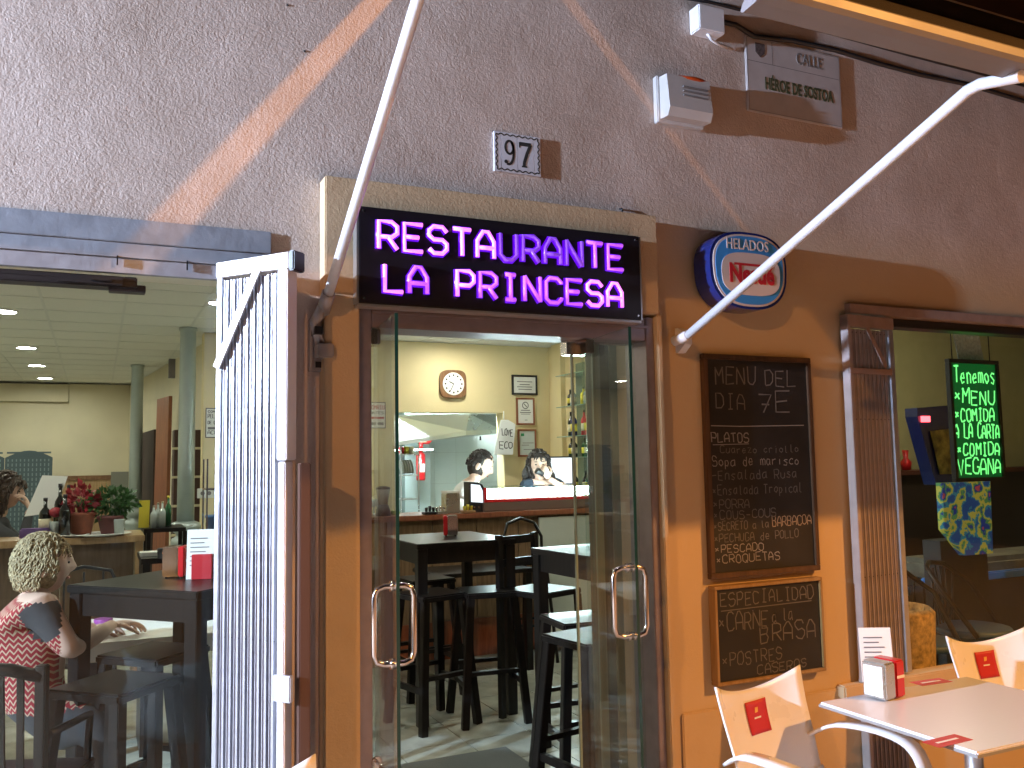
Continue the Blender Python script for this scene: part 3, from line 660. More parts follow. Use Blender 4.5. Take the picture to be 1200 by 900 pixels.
chalk(t, [('MENU', .08, .47, .115, .085, CHALK3, .006), ('DEL', .57, .88, .120, .075, CHALK3, .006), ('DIA', .08, .36, .235, .075, CHALK3, .005), ('7E', .50, .80, .250, .10, CHALK3, .007),
 ('PLATOS', .02, .38, .395, .045, CHALK, .005), ('Cuarezo criollo', .10, .88, .445, .035, CHALK3, .0035), ('Sopa de marisco', .02, .88, .505, .045, CHALK, .0038),
 ('-Ensalada Rusa', .01, .85, .570, .045, CHALK3, .0038), ('*Ensalada Tropical', .01, .90, .640, .045, CHALK3, .0038), ('*PORRA', .01, .36, .705, .042, CHALK3, .004),
 ('*COUS-COUS', .01, .62, .755, .040, CHALK3, .0038), ('*SECRETO a la', .01, .54, .805, .038, CHALK3, .0036), ('BARBACOA', .58, .98, .800, .045, CHALK2, .0042),
 ('*PECHUGA de POLLO', .01, .84, .860, .038, CHALK3, .0036), ('*PESCADO', .01, .48, .910, .036, CHALK, .004), ('*CROQUETAS', .02, .64, .958, .038, CHALK, .004)], x0, z1, Wd, Hd, yc)
m = MB(); m.ribbon([(x0+Wd*.02, yc-.0003, z1-Hd*.315), (x0+Wd*.3, yc-.0003, z1-Hd*.318), (x0+Wd*.95, yc-.0003, z1-Hd*.312)], .004)
m.ribbon([(x0+Wd*.03, yc-.0003, z1-Hd*.405), (x0+Wd*.38, yc-.0003, z1-Hd*.402)], .003); m.build('chalk_line', CHALK, t)
t, x0, x1, z0, z1, yc = blackboard('specials_blackboard', 'smaller blackboard reading ESPECIALIDAD CARNE a la BRASA, below the tall menu board', (837, 688), (969, 786), BFRAME2, .014, -.045)
Wd, Hd = x1-x0, z1-z0
chalk(t, [('ESPECIALIDAD', .04, .94, .19, .145, CHALK3, .005), ('*CARNE', .01, .48, .46, .19, CHALK3, .005), ('a la', .52, .72, .42, .15, CHALK3, .0045), ('BRASA', .40, .94, .64, .20, CHALK3, .0055),
 ('*POSTRES', .03, .60, .84, .14, CHALK3, .0045), ('CASEROS', .36, .84, .97, .10, CHALK3, .0045)], x0, z1, Wd, Hd, yc)
m = MB(); m.ribbon([(x0+Wd*.04, yc-.0003, z1-Hd*.235), (x0+Wd*.92, yc-.0003, z1-Hd*.225)], .004); m.build('chalk_line', CHALK3, t)

# ------------------------------------------------------------------ folding gates
def gate(name, label, p, q, zt, n, brace, mat, lower=None):
    """p (left end) to q (right end) in plan; folded stack of upright steel channels"""
    p = Vector((p[0], p[1], 0)); q = Vector((q[0], q[1], 0)); d = q-p; L = d.length; an = math.atan2(d.y, d.x)
    t = thing(name, label, 'gate', p, an)
    box('edge_post', (0, -.010, .03), (.020, .03, zt), mat, t, .002)
    pitch = (L-.045-.024)/n
    me = None
    for i in range(n):
        x = .026+i*pitch
        if me is None:
            m = MB(); w_ = pitch*.52
            m.box((-w_/2, -.0, .05), (w_/2, .006, zt-.055)); m.box((-w_/2-.0012, -.004, .05), (-w_/2+.0012, .030, zt-.055)); m.box((w_/2-.0012, -.004, .05), (w_/2+.0012, .030, zt-.055))
            o = m.build('slat', mat, t); me = o.data; o.location = (x+w_/2, 0, 0)
        else:
            o2 = bpy.data.objects.new('slat', me); C.objects.link(o2); o2.parent = t; o2.location = (x+w_/2, 0, 0)
    m = MB()
    for i in range(n):
        for z in (zt*.79, zt*.475, zt-.07): m.blob((.026+i*pitch+pitch*.5, -.001, z), .003, 6, 4)
    m.build('rivets', DARKM, t)['kind'] = 'stuff'
    return t, L
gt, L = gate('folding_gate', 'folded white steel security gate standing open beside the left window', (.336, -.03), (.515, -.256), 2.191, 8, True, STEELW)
box('end_channel', (L-.042, -.012, .62+.95), (L-.004, .035, 2.144), WHITEP, gt, .003)
box('end_channel', (L-.040, -.008, .03), (L-.012, .030, .62+.945), WHITEP, gt, .003)
box('top_rail', (.0, -.016, 2.145), (L+.004, .034, 2.193), WHITEP, gt, .003)
box('rail_cap', (L+.0045, -.018, 2.135), (L+.026, .036, 2.196), BLACKP, gt, .004)
m = MB(); m.bar((.012, -.020, 1.86), (.175, -.020, 2.150), .026, .006); m.build('diagonal_brace', WHITEP, gt)
m = MB(); m.bar((.005, -.020, .42), (.10, -.020, .12), .026, .006); m.build('diagonal_brace', WHITEP, gt)
box('lock_plate', (L-.035, -.03, .88), (L+.030, -.013, .955), STEELW, gt, .003)
bp_ = box('gate_post', (.540, -.28, 0), (.572, -.215, 1.56), mk('brown_primer', (.11, .06, .045), .5, .2), None, .003)
prop(bp_, 'brown steel post standing behind the free edge of the white folded gate', 'post')
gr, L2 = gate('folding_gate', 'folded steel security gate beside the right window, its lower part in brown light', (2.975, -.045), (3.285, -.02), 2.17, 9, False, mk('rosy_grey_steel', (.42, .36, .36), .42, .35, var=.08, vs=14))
box('top_rail', (.0, -.012, 2.125), (L2, .034, 2.178), LINTELR, gr, .003)
box('cross_rail', (.0, -.012, 1.915), (L2-.03, -.001, 1.940), LINTELR, gr)
box('end_channel', (L2-.040, -.010, .60), (L2-.004, .034, 2.124), STEELW, gr, .003)
m = MB(); m.bar((.12, -.016, 2.12), (.235, -.016, 1.95), .022, .004); m.build('diagonal_brace', LINTELR, gr)

# ================================================================== INTERIOR SHELL
CZ = 2.90
fl = struct(box('floor', (-3.6, .245, -.10), (9, 13, -.012), GROUT))
m = MB(); m.box((-.197, -.197, -.0118), (.197, .197, 0), .0015); ft = m.build('floor_tile', FTILE, fl); n_ = 0
for i in range(-2, 13):
    for j in range(0, 12):
        if n_ >= 180: break
        q = ft if n_ == 0 else ft.copy()
        if n_: C.objects.link(q)
        q.location = (i*.4+.1, .45+j*.4, 0); n_ += 1
m = MB(); m.box((-3.5, 5.06, -.0118), (9, 13, -.001)); q = m.build('far_floor_tiling', FTILE, fl); q['kind'] = 'stuff'
ce = struct(box('ceiling', (-3.6, .245, CZ+.02), (9, 13, CZ+.12), CGRID))
m = MB(); m.box((-.293, -.293, -.006), (.293, .293, .016), .002); ct = m.build('ceiling_tile', CEIL, ce); n_ = 0
for i in range(-4, 12):
    for j in range(0, 18):
        if n_ >= 288: break
        q = ct if n_ == 0 else ct.copy()
        if n_: C.objects.link(q)
        q.location = (.178-.3+.6*i, 1.75+j*.6+.3-.6, CZ); n_ += 1
g = MB()
for i in range(-6, 15): g.box((.178+.6*i-.010, .25, CZ-.010), (.178+.6*i+.010, 13, CZ-.004))
for j in range(-1, 19): g.box((-3.6, 1.15+j*.6-.010, CZ-.0098), (9, 1.15+j*.6+.010, CZ-.0042))
g.build('ceiling_grid', CGRID, ce)
def iwall(name, a, b, mat=CREAM): return struct(box(name, a, b, mat))
iwall('wall_back', (-3.6, 12.5, 0), (1.2, 12.7, CZ), CREAM2)
iwall('wall_left', (-3.75, .25, 0), (-3.6, 12.7, CZ), CREAM2)
box('wall_step', (-.42, 12.42, 0), (.52, 12.499, CZ), CREAM2, bpy.data.objects['wall_back'])
box('ceiling_beam', (-3.6, 12.40, 2.62), (-.43, 12.499, CZ-.012), CREAM2, bpy.data.objects['wall_back'])
m = MB(); m.box((-3.0, 12.40, .0), (.40, 12.418, 1.40)); q = m.build('wainscot_panel', OAKW, bpy.data.objects['wall_back'])
box('wainscot_rail', (-3.0, 12.38, 1.401), (.42, 12.418, 1.47), BROWNW, bpy.data.objects['wall_back'])
q = box('niche_door', (.20, 12.36, .2), (.50, 12.379, 1.52), mk('grey_green_paint', (.20, .20, .17), .6), bpy.data.objects['wall_back'])
# slanting side wall of the back room
m = MB(); m.prism([(1.06, 6.42, 0), (.44, 12.5, 0), (.60, 12.5, 0), (1.25, 6.42, 0)], (0, 0, 1), CZ-.012); struct(m.build('wall_side', CREAM2))
# kitchen wall with its opening
kw = struct(thing('wall_kitchen', None, None))
for a, b in (((.93, 6.2, 0), (2.88, 6.4, CZ-.012)), ((2.88, 6.2, 2.12), (4.17, 6.4, CZ-.012)), ((4.17, 6.2, 0), (4.76, 6.4, CZ-.012))):
    box('wall_panel', a, b, CREAM, kw)
iwall('wall_right', (4.76, 2.2, 0), (4.95, 6.4, CZ-.012))
box('pilaster', (4.70, 5.80, 0), (4.759, 6.02, CZ-.013), CREAM, bpy.data.objects['wall_right'])
iwall('wall_partition', (4.951, 2.2, 0), (5.1, 2.4, CZ-.012))
iwall('wall_salon_back', (5.1, 3.2, 0), (9, 3.35, CZ-.012), mk('salon_yellow_paint', (.52, .50, .28), .7, var=.05))
iwall('wall_salon_end', (9, .25, 0), (9.15, 3.35, CZ-.012), CREAM2)
# kitchen beyond: tiled room
kb = struct(box('wall_kitchen_back', (2.3, 7.9, 0), (5.2, 8.0, CZ-.012), GROUT))
m = MB(); m.box((-.149, -.006, -.199), (.149, 0, .199), .0015); kt = m.build('wall_tile', TILEW, kb); n_ = 0
for i in range(9):
    for j in range(3, 7):
        q = kt if n_ == 0 else kt.copy()
        if n_: C.objects.link(q)
        q.location = (2.6+i*.3, 7.899, j*.4-.1); n_ += 1
struct(box('wall_kitchen_left', (2.25, 6.4, 0), (2.35, 8, CZ-.012), TILEW)); struct(box('wall_kitchen_right', (5.1, 6.4, 0), (5.2, 8, CZ-.012), TILEW))
box('pillar', (3.42, 7.50, 0), (3.75, 7.88, 2.6), mk('grey_tile_pillar', (.46, .55, .56), .2), kb)

# ceiling downlights
def downlight(x, y, label, first=[None]):
    if first[0] is None:
        t = thing('ceiling_downlight', label, 'ceiling light', group=None)
        m = MB(); m.tube([(.098*math.cos(a_), .098*math.sin(a_), -.012) for a_ in [k*math.pi/12 for k in range(24)]], .010, 8, closed=True); m.build('trim_ring', WHITEP, t)
        m = MB(); m.lathe([(.088, -.016), (.088, -.010)], (0, 0, 0), 24); m.build('diffuser', LAMPW, t)
        first[0] = t
    else: t = copy_tree(first[0])
    return place(t, (x, y, CZ), 0, label)
for x, y, l in ((-.732, 5.49, 'nearest glowing downlight of the row in the left dining room'), (-.722, 7.91, 'second glowing downlight of the row in the left dining room'),
    (-.722, 9.70, 'third glowing downlight of the row in the left dining room'), (-.706, 11.41, 'farthest glowing downlight of the row in the left dining room'),
    (3.47, 5.60, 'round glowing downlight in front of the wall clock'), (1.6, 1.6, 'unseen downlight added above the high tables just inside the door'),
    (3.2, 2.9, 'unseen downlight added above the bar counter'), (.88, 4.5, 'downlight near the front silver column'), (-2.4, 4.0, 'unseen added downlight far left in the dining room, nearest the street'), (-2.4, 6.2, 'second unseen added downlight far left in the dining room'), (-2.4, 8.5, 'third unseen added downlight far left in the dining room'), (-2.4, 10.8, 'unseen added downlight far left in the dining room, by the back wall'), (-.74, 3.1, 'unseen downlight added just inside the left window')):  # off-view downlights are added to brighten the bar and dining room
    downlight(x, y, l)
kl = thing('kitchen_fill_lamp', 'unseen strip lamp added on the kitchen ceiling to light the hood', 'ceiling light', (3.6, 6.62, CZ))
box('lamp_body', (-.4, -.06, -.05), (.4, .06, -.014), WHITEP, kl); box('lamp_tube', (-.38, -.04, -.066), (.38, .04, -.051), LAMPK, kl)  # unseen lamp put in to brighten the hood and kitchen

# cast iron columns
def column(px_, y, label):
    c = at(px_, 500, y); t = thing('iron_column', label, 'column', (c.x, y, 0))
    m = MB(); m.lathe([(.078, 1.06), (.076, 1.7), (.073, 2.86), (.085, 2.865), (.085, 2.893)], (0, 0, 0), 24); m.build('shaft', COLM, t)
    m = MB(); m.lathe([(.13, 0), (.13, .6), (.115, .63), (.105, .80), (.125, .84), (.13, .87), (.12, .90), (.085, .92), (.082, .94), (.105, .96), (.135, .985), (.14, 1.01), (.13, 1.04), (.095, 1.055), (.079, 1.0595)], (0, 0, 0), 24); m.build('moulded_base', COLM, t)
    return t
column(219, 5.98, 'silver painted iron column at the corner of the yellow wall, nearer of the two')
column(160, 9.37, 'silver painted iron column farther back between plants and doorway')
# ================================================================== STREET LAMPS
sl = thing('street_lamp', 'tall sodium street lamp across the street, to the right', 'street lamp', (SOD.x, SOD.y, -.13))
h_ = SOD.z+.13
m = MB(); m.tube([(0, -.9, 0), (0, -.9, 1.0), (0, -.9, h_-.4), (0, -.8, h_-.05), (0, -.5, h_+.18), (0, -.1, h_+.2)], [.09, .07, .05, .045, .04, .04], 14); m.build('pole', DARKM, sl)
m = MB(); m.blob((0, 0, h_+.17), (.16, .34, .06), 16, 8); m.build('lamp_head', DARKM, sl)
m = MB(); m.blob((0, 0, h_+.075), (.06, .10, .03), 12, 6); m.build('bulb', mk('sodium_bulb', (.9, .5, .1), .4, emit=(1, .45, .1), es=60), sl)
sl2 = copy_tree(sl); place(sl2, (SOD2.x, SOD2.y, SOD2.z-h_), 0, 'sodium street lamp across the street, to the left')
fl_ = thing('flood_lamp', 'cold white LED flood lamp on a bracket further left along the facade', 'lamp', (LED.x, LED.y, LED.z))
box('lamp_housing', (-.16, -.10, -.09), (-.06, .10, .09), DARKM, fl_, .01); box('lamp_lens', (-.0595, -.08, -.07), (-.055, .08, .07), mk('led_lens', (.9, .9, .9), .3, emit=(.8, .9, 1), es=30), fl_)
m = MB(); m.tube([(-.13, .02, 0), (-.13, .5, .03), (-.13, -LED.y-.005, .05)], .015, 8); m.build('bracket', DARKM, fl_)

# ================================================================== FURNITURE
def high_table(loc, rz, sx, sy, label, group=None, h=1.075, leg=.062, shelf=False):
    t = thing('high_table', label, 'table', loc, rz, group)
    box('tabletop', (-sx/2, -sy/2, h-.032), (sx/2, sy/2, h), BLACKW, t, .004)
    m = MB()
    for s_ in (-1, 1):
        m.box((-sx/2+leg+.012, s_*(sy/2-.030)-.011, h-.125), (sx/2-leg-.012, s_*(sy/2-.030)+.011, h-.033))
        m.box((s_*(sx/2-.030)-.011, -sy/2+leg+.012, h-.125), (s_*(sx/2-.030)+.011, sy/2-leg-.012, h-.033))
    q = m.build('apron', BLACKW, t); q['kind'] = 'stuff'; del q['kind']
    for a_ in (-1, 1):
        for b_ in (-1, 1):
            m = MB(); m.box((a_*(sx/2-.008), b_*(sy/2-.008), 0), (a_*(sx/2-.008-leg), b_*(sy/2-.008-leg), h-.033), .003); m.build('leg', BLACKW, t)
    m = MB(); m.bar((-sx/2+leg, sy/2-.04, .30), (sx/2-leg, sy/2-.04, .30), .03, .02); m.build('stretcher', BLACKW, t)
    return t
high_table((2.07, 2.56, 0), 0, .66, .78, 'black high table just inside the door with a red napkin dispenser on it')
high_table((2.56, 1.20, 0), R(4), .66, .80, 'black high table behind the right glass leaf')
dl = (Vector((.355, .763))-Vector((-.101, 1.276))); 
tA = Vector((-.101, 1.276, 0)); tB = Vector((.355, .763, 0)); dd = (tB-tA).normalized(); nn = Vector((-dd.y, dd.x, 0))
cc = (tA+tB)/2+nn*.33
high_table((cc.x, cc.y, 0), math.atan2(dd.y, dd.x), .70, .66, 'black high table behind the left window with napkin dispenser and menu card')
def stool(loc, rz, label, h=.775, first=[None]):
    if first[0] is None:
        t = thing('wooden_stool', label, 'stool', (0, 0, 0), 0, 'black wooden bar stools')
        m = MB(); m.box((-.165, -.165, h-.035), (.165, .165, h), .008); m.build('seat', BLACKW, t)
        for a_ in (-1, 1):
            for b_ in (-1, 1):
                m = MB(); m.bar((a_*.135, b_*.135, h-.034), (a_*.195, b_*.195, 0), .044, .044, .003); m.build('leg', BLACKW, t)
        for a_ in (-1, 1):
            m = MB(); m.bar((a_*.176, -.17, .24), (a_*.176, .17, .24), .024, .034); m.build('rung', BLACKW, t)
            m = MB(); m.bar((-.165, a_*.170, .31), (.165, a_*.170, .31), .034, .024); m.build('rung', BLACKW, t)
        first[0] = t
    else: t = copy_tree(first[0])
    return place(t, loc, rz, label)
stool((2.20, 2.20, 0), R(-8), 'black wooden stool in front of the first high table, its seat toward the right leg')
stool((1.86, 2.26, 0), R(14), 'black wooden stool at the left leg of the first high table')
stool((2.06, 2.95, 0), R(5), 'black wooden stool behind the first high table')
stool((2.03, .62, 0), R(10), 'nearest black wooden stool behind the right glass leaf')
stool((2.22, 1.05, 0), R(-5), 'black wooden stool tucked under the second high table')
stool((.08, .74, 0), R(-44), 'black wooden stool in front of the left high table by the window')
stool((.24, 1.28, 0), R(-46), 'black wooden stool under the left high table')
# low table behind
lt_ = thing('low_table', 'dark dining table with a shiny top between the high table and the bar', 'table', (2.62, 3.42, 0))
box('tabletop', (-.40, -.26, .725), (.40, .26, .755), BLACKW, lt_, .004)
for a_ in (-1, 1):
    for b_ in (-1, 1): box('leg', (a_*.38, b_*.24, 0), (a_*.33, b_*.19, .7245), BLACKW, lt_, .002)
# bentwood bar stool with round back
bs = thing('bentwood_stool', 'black bentwood bar stool with curved back in front of the bar', 'stool', (3.12, 3.45, 0))
m = MB(); m.lathe([(.17, .76), (.18, .775), (.17, .79)], seg=24); m.build('seat', BLACKW, bs)
for k_ in range(4):
    a_ = R(45+90*k_); m = MB(); m.tube([(math.cos(a_)*.13, math.sin(a_)*.13, .76), (math.cos(a_)*.17, math.sin(a_)*.17, .4), (math.cos(a_)*.21, math.sin(a_)*.21, 0)], .014, 8); m.build('leg', BLACKW, bs)
m = MB(); m.tube([(.17*math.cos(k*math.pi/12), .17*math.sin(k*math.pi/12), .30) for k in range(24)], .010, 8, closed=True); m.build('foot_ring', BLACKW, bs)
m = MB(); m.tube([(-.15, .09, .78), (-.17, .13, .95), (-.12, .16, 1.06), (0, .17, 1.10), (.12, .16, 1.06), (.17, .13, .95), (.15, .09, .78)], .013, 8); m.build('backrest', BLACKW, bs)
hs = thing('high_chair_stool', 'tall black stool with a slatted back beside the second high table', 'stool', (2.50, 2.05, 0), R(20))
box('seat', (-.18, -.18, .74), (.18, .18, .775), BLACKW, hs, .006)
for a_ in (-1, 1):
    m = MB(); m.bar((a_*.16, -.16, .739), (a_*.18, -.19, 0), .035, .035); m.build('leg', BLACKW, hs)
    m = MB(); m.bar((a_*.16, .20, 1.10), (a_*.18, .17, 0), .035, .035); m.build('leg', BLACKW, hs)
for z_ in (.90, 1.04): box('back_slat', (-.14, .185, z_), (.14, .20, z_+.05), BLACKW, hs)
# white board leaning on the bar
m = MB(); a = at(638, 607, 3.72); b = at(622, 722, 3.68)
m.prism([(a.x, 3.83, a.z), (a.x+.75, 3.83, a.z), (a.x+.75, 3.60, .10), (b.x, 3.60, .10)], (0, -1, 0), .02)
prop(m.build('leaning_board', mk('pale_grey_board', (.42, .45, .40), .5, var=.04)), 'pale grey board leaning against the front of the bar', 'board')
box('floor_mat', (1.15, .35, .0005), (2.05, 1.62, .010), mk('grey_mat', (.12, .135, .13), .9, bump=.4, bs=150)); prop(bpy.data.objects['floor_mat'], 'dark grey mat on the stone floor just inside the door', 'mat')

pt = thing('reflection_partition', 'grey panelled partition added inside to paint the reflections in the side glass of the door', 'partition', (1.90, .34, 0))
box('panel', (0, 0, 0), (.70, .05, 2.88), mk('grey_brown_reflection', (.10, .09, .085), .35, var=.1, vs=3), pt)  # made-up panel and pale strips paint grey reflections of the side glass
for x_, w_ in ((.0, .035), (.085, .11), (.28, .05)): box('reflection_strip', (x_, -.012, 0), (x_+w_, -.001, 2.88), mk('grey_green_reflection_%d' % len(MATS), (.30, .34, .31), .3), pt)
# bar counter
bc = thing('bar_counter', 'wooden bar counter running across the room behind the tables', 'counter', (1.30, 3.85, 0))
BL = 3.44
box('counter_top', (-.02, -.06, 1.105), (BL, .46, 1.148), REDW, bc, .006)
BARW = woodmat('bar_panel_wood', (.17, .10, .05), (.27, .17, .09), .4)
for i in range(9): box('front_panel', (i*.382+.003, -.004, .30), (i*.382+.379, .03, 1.104), BARW, bc, .003)
box('kick_board', (0, -.010, 0), (BL, .03, .298), REDW, bc); box('back_board', (0, .031, 0), (BL, .05, 1.104), DARKM, bc)
# display case
dc = thing('display_case', 'dazzling lit glass food display case with a red rim on the bar', 'display case', (2.93, 3.93, 1.149))
DL = 1.16
box('case_base', (-.02, -.06, 0), (DL+.3, .28, .075), mk('brown_case_base', (.16, .11, .09), .35), dc, .004)
m = MB(); m.box((-.01, -.05, .076), (DL+.3, -.03, .100)); m.box((-.01, -.05, .1005), (.012, -.03, .20)); m.box((DL, -.05, .1005), (DL+.015, -.03, .20)); m.build('red_rim', REDP, dc)
box('case_floor', (0, -.028, .078), (DL+.28, .26, .09), PAPER, dc)
m = MB(); m.box((.02, -.015, .112), (DL-.02, .03, .185)); m.build('lit_tube', CASEW, dc)
m = MB(); m.prism([(0, -.045, .10), (0, -.045, .17), (0, .02, .205), (0, .24, .205), (0, .24, .20), (0, .022, .20), (0, -.040, .167), (0, -.040, .10)], (1, 0, 0), DL+.26); m.build('case_glass', GLASS, dc)
for i, (cx_, cm) in enumerate(((1.10, (.5, .1, .05)), (1.22, (.1, .35, .1)), (1.33, (.6, .1, .1)))):
    m = MB(); m.blob((cx_, .10, .12), (.05, .06, .03), 10, 6); m.build('food_dish', mk('food_%d' % i, cm, .6), dc)
# things on the bar
def dispenser(loc, rz, label, s=1, group=None):
    t = thing('napkin_dispenser', label, 'napkin dispenser', loc, rz)
    box('metal_case', (-.045*s, -.055*s, .006), (.020*s, .055*s, .135*s), CHROME if s < 1.05 else INOX, t, .005)
    box('red_front', (.021*s, -.055*s, .006), (.048*s, .055*s, .135*s), REDP, t, .005)
    m = MB(); m.box((-.046*s, -.040*s, .03*s), (-.0475*s, .040*s, .11*s)); m.build('napkins', PAPER, t)
    m = MB(); m.ribbon([(.0485*s, -.030*s, .072*s), (.0485*s, .030*s, .072*s)], .012*s, (1, 0, 0)); m.build('print', PAPER, t)
    for a_ in (-1, 1):
        for b_ in (-1, 1): m = MB(); m.lathe([(.006, 0), (.006, .0055)], (a_*.03*s, b_*.04*s, 0), 8); m.build('foot', BLACKP, t)
    return t
d1 = dispenser((2.13, 2.62, 1.076), R(160), 'red and steel napkin dispenser standing on the first high table')
c_ = at(558, 600, 3.90)
pc = thing('slicer', 'dark framed machine with a glowing white window at the left end of the display case', 'machine', (c_.x, 3.90, 1.149))
m = MB(); m.prism([(-.06, 0, 0), (.085, 0, 0), (.085, 0, .17), (.06, 0, .225), (.02, 0, .245), (-.06, 0, .25)], (0, 1, 0), .12); m.build('body', DARKM, pc)
m = MB(); m.prism([(-.045, -.002, .085), (.062, -.002, .075), (.060, -.002, .175), (.035, -.002, .222), (-.045, -.002, .232)], (0, -1, 0), .002); m.build('window', SCRW, pc)
m = MB(); m.lathe([(.008, 0), (.008, .01)], (-.02, -.001, .04), 10, Matrix.Rotation(math.pi/2, 4, 'X')); m.lathe([(.008, 0), (.008, .01)], (.02, -.001, .04), 10, Matrix.Rotation(math.pi/2, 4, 'X')); m.build('knobs', CHROME, pc)
cg = thing('coffee_grinder_box', 'small grey appliance box on the bar left of the dark framed machine', 'appliance', (c_.x-.20, 3.95, 1.149))
box('body', (-.06, -.05, 0), (.06, .08, .16), INOX, cg, .006); box('lid', (-.062, -.052, .161), (.062, .082, .18), PAPER, cg, .004)
for i, (dx, l_, mm) in enumerate(((-.42, 'dark tray of cutlery on the bar, leftmost of the three low trays', DARKM), (-.33, 'grey metal tray with cups on the bar, middle of the three low trays', INOX), (-.09, 'wicker tray with yellow packets in front of the dark framed machine', OAKW))):
    t = thing('serving_tray', l_, 'tray', (c_.x+dx, 3.86, 1.149))
    box('tray', (-.055, -.04, 0), (.055, .05, .02), mm, t, .004)
    for k_ in range(3):
        m = MB(); m.lathe([(.010, .021), (.013, .05), (.013, .055+.012*(k_ % 2))], (-.03+.03*k_, 0, 0), 10); m.build('cup' if i != 2 else 'packet', (DARKM, CHROME, YEL)[i], t)
bl = thing('blender', 'kitchen blender with a dark lid at the left end of the bar', 'blender', (at(449, 595, 3.92).x, 3.92, 1.149))
m = MB(); m.lathe([(.06, 0), (.055, .05), (.04, .09)]); m.build('motor_base', DARKM, bl); m = MB(); m.lathe([(.035, .091), (.055, .20), (.056, .21)]); m.build('jug', BOTTC, bl); m = MB(); m.lathe([(.058, .211), (.055, .225), (.02, .235)]); m.build('lid', BLACKP, bl)
lm = thing('fruit_bowl', 'green limes beside the blender on the bar', 'bowl', (at(462, 603, 3.9).x, 3.9, 1.149))
for i in range(4):
    m = MB(); m.blob((.028*(i % 2), .03*(i//2), .022), .020, 10, 6); m.build('lime', mk('lime_%d' % i, (.22, .38, .03), .4), lm)
gf = [t for t in ()]
for i in range(3):
    m = MB(); m.lathe([(.022, 0), (.004, .004), (.004, .06), (.02, .075), (.028, .12), (.026, .125)], (0, 0, 0), 12)
    o = m.build('wine_glass', BOTTC); o.location = (at(434+4*i, 600, 4.0+.1*i).x, 4.0+.1*i, 1.149)
    prop(o, ('leftmost of the small glasses by the blender', 'middle of the small glasses by the blender', 'right one of the small glasses by the blender')[i], 'glass')

# wall things behind the bar
def onwall(name, label, cat, tl, br, y, mat, thick=.02, fr=None, fw_=.02, lines=(), ink=INKG):
    a = at(tl[0], tl[1], y-thick); b = at(br[0], br[1], y-thick)
    t = thing(name, label, cat, (a.x, y-.002, b.z)); W, H = b.x-a.x, a.z-b.z
    if fr:
        for p, q in (((0, H-fw_), (W, H)), ((0, 0), (W, fw_)), ((0, fw_), (fw_, H-fw_)), ((W-fw_, fw_), (W, H-fw_))): box('frame', (p[0], -thick, p[1]), (q[0], 0, q[1]), fr, t, .002)
        box('sheet', (fw_, -thick*.6, fw_), (W-fw_, -.002, H-fw_), mat, t)
    else: box('sheet', (0, -thick, 0), (W, 0, H), mat, t)
    yy = -thick*(.6 if fr else 1)-.0015
    for u0, u1, v, h, kd in lines:
        m = MB()
        if kd == 'bar': m.ribbon([(W*u0, yy, H*(1-v)), (W*u1, yy, H*(1-v))], H*h); m.build('print', ink, t)
        elif kd == 'red': m.ribbon([(W*u0, yy, H*(1-v)), (W*u1, yy, H*(1-v))], H*h); m.build('print', REDD, t)
        elif kd == 'green': m.ribbon([(W*u0, yy, H*(1-v)), (W*u1, yy, H*(1-v))], H*h); m.build('print', mk('green_print_%d' % len(MATS), (.02, .25, .10), .6), t)
        elif kd == 'ring':
            m.ribbon([(W*(u0+u1)/2+W*(u1-u0)/2*math.cos(k*.3927), yy, H*(1-v)+W*(u1-u0)/2*math.sin(k*.3927)) for k in range(17)], W*.045)
            m.ribbon([(W*(u0+u1)/2-W*.08, yy-.0003, H*(1-v)+W*.08), (W*(u0+u1)/2+W*.08, yy-.0003, H*(1-v)-W*.08)], W*.045); m.build('symbol', ink, t)
        else: scribble(m, kd, (W*u0, yy, H*(1-v)), W*(u1-u0), H*h, H*.018+.002, .02); m.build('lettering', ink if kd != 'SOMRIU' else REDD, t)
    return t, W, H
clk, W, H = onwall('wall_clock', 'square wooden wall clock with rounded corners and a white dial on the cream wall', 'clock', (515, 433), (546, 467), 6.2, PAPER, .02)
for ch in [o for o in bpy.data.objects if o.parent == clk]: bpy.data.objects.remove(ch)
def se2(cx, cz, r, n=40, e1=4): return superell(cx, cz, r, r, n, e1)
MB().prism([(x, 0, z) for x, z in se2(W/2, H/2, W/2)], (0, -1, 0), .04).build('case', BROWNW, clk)
m = MB(); m.lathe([(W*.41, 0), (W*.40, .004)], (W/2, -.041, H/2), 32, Matrix.Rotation(math.pi/2, 4, 'X')); m.build('dial', PAPER, clk)
m = MB()
for k_ in range(12):
    a_ = k_*math.pi/6; c0, s0 = math.cos(a_), math.sin(a_)
    m.ribbon([(W/2+c0*W*.28, -.0465, H/2+s0*W*.28), (W/2+c0*W*.34, -.0465, H/2+s0*W*.34)], .018)
m.build('numerals', INK, clk)
m = MB(); m.ribbon([(W/2, -.047, H/2), (W/2-W*.17, -.047, H/2+W*.08)], .012); m.build('hand', INK, clk); m = MB(); m.ribbon([(W/2, -.0475, H/2), (W/2-W*.13, -.0475, H/2-W*.26)], .008); m.build('hand', INK, clk)
onwall('framed_notice', 'dark framed notice, top one of the three frames by the bar corner', 'framed notice', (600, 439), (630, 463), 6.2, PAPER, .02, DARKM, .022, [(.2, .8, .34, .04, 'bar'), (.3, .7, .48, .04, 'bar'), (.2, .8, .60, .04, 'bar'), (.25, .78, .72, .04, 'bar')])
onwall('framed_notice', 'wood framed no smoking notice, middle one of the three frames', 'framed notice', (605, 466), (627, 498), 6.2, PAPER, .02, REDW, .020, [(.34, .66, .28, .1, 'ring'), (.25, .75, .46, .03, 'bar'), (.2, .8, .54, .03, 'bar'), (.25, .75, .60, .02, 'bar'), (.45, .6, .82, .02, 'bar')])
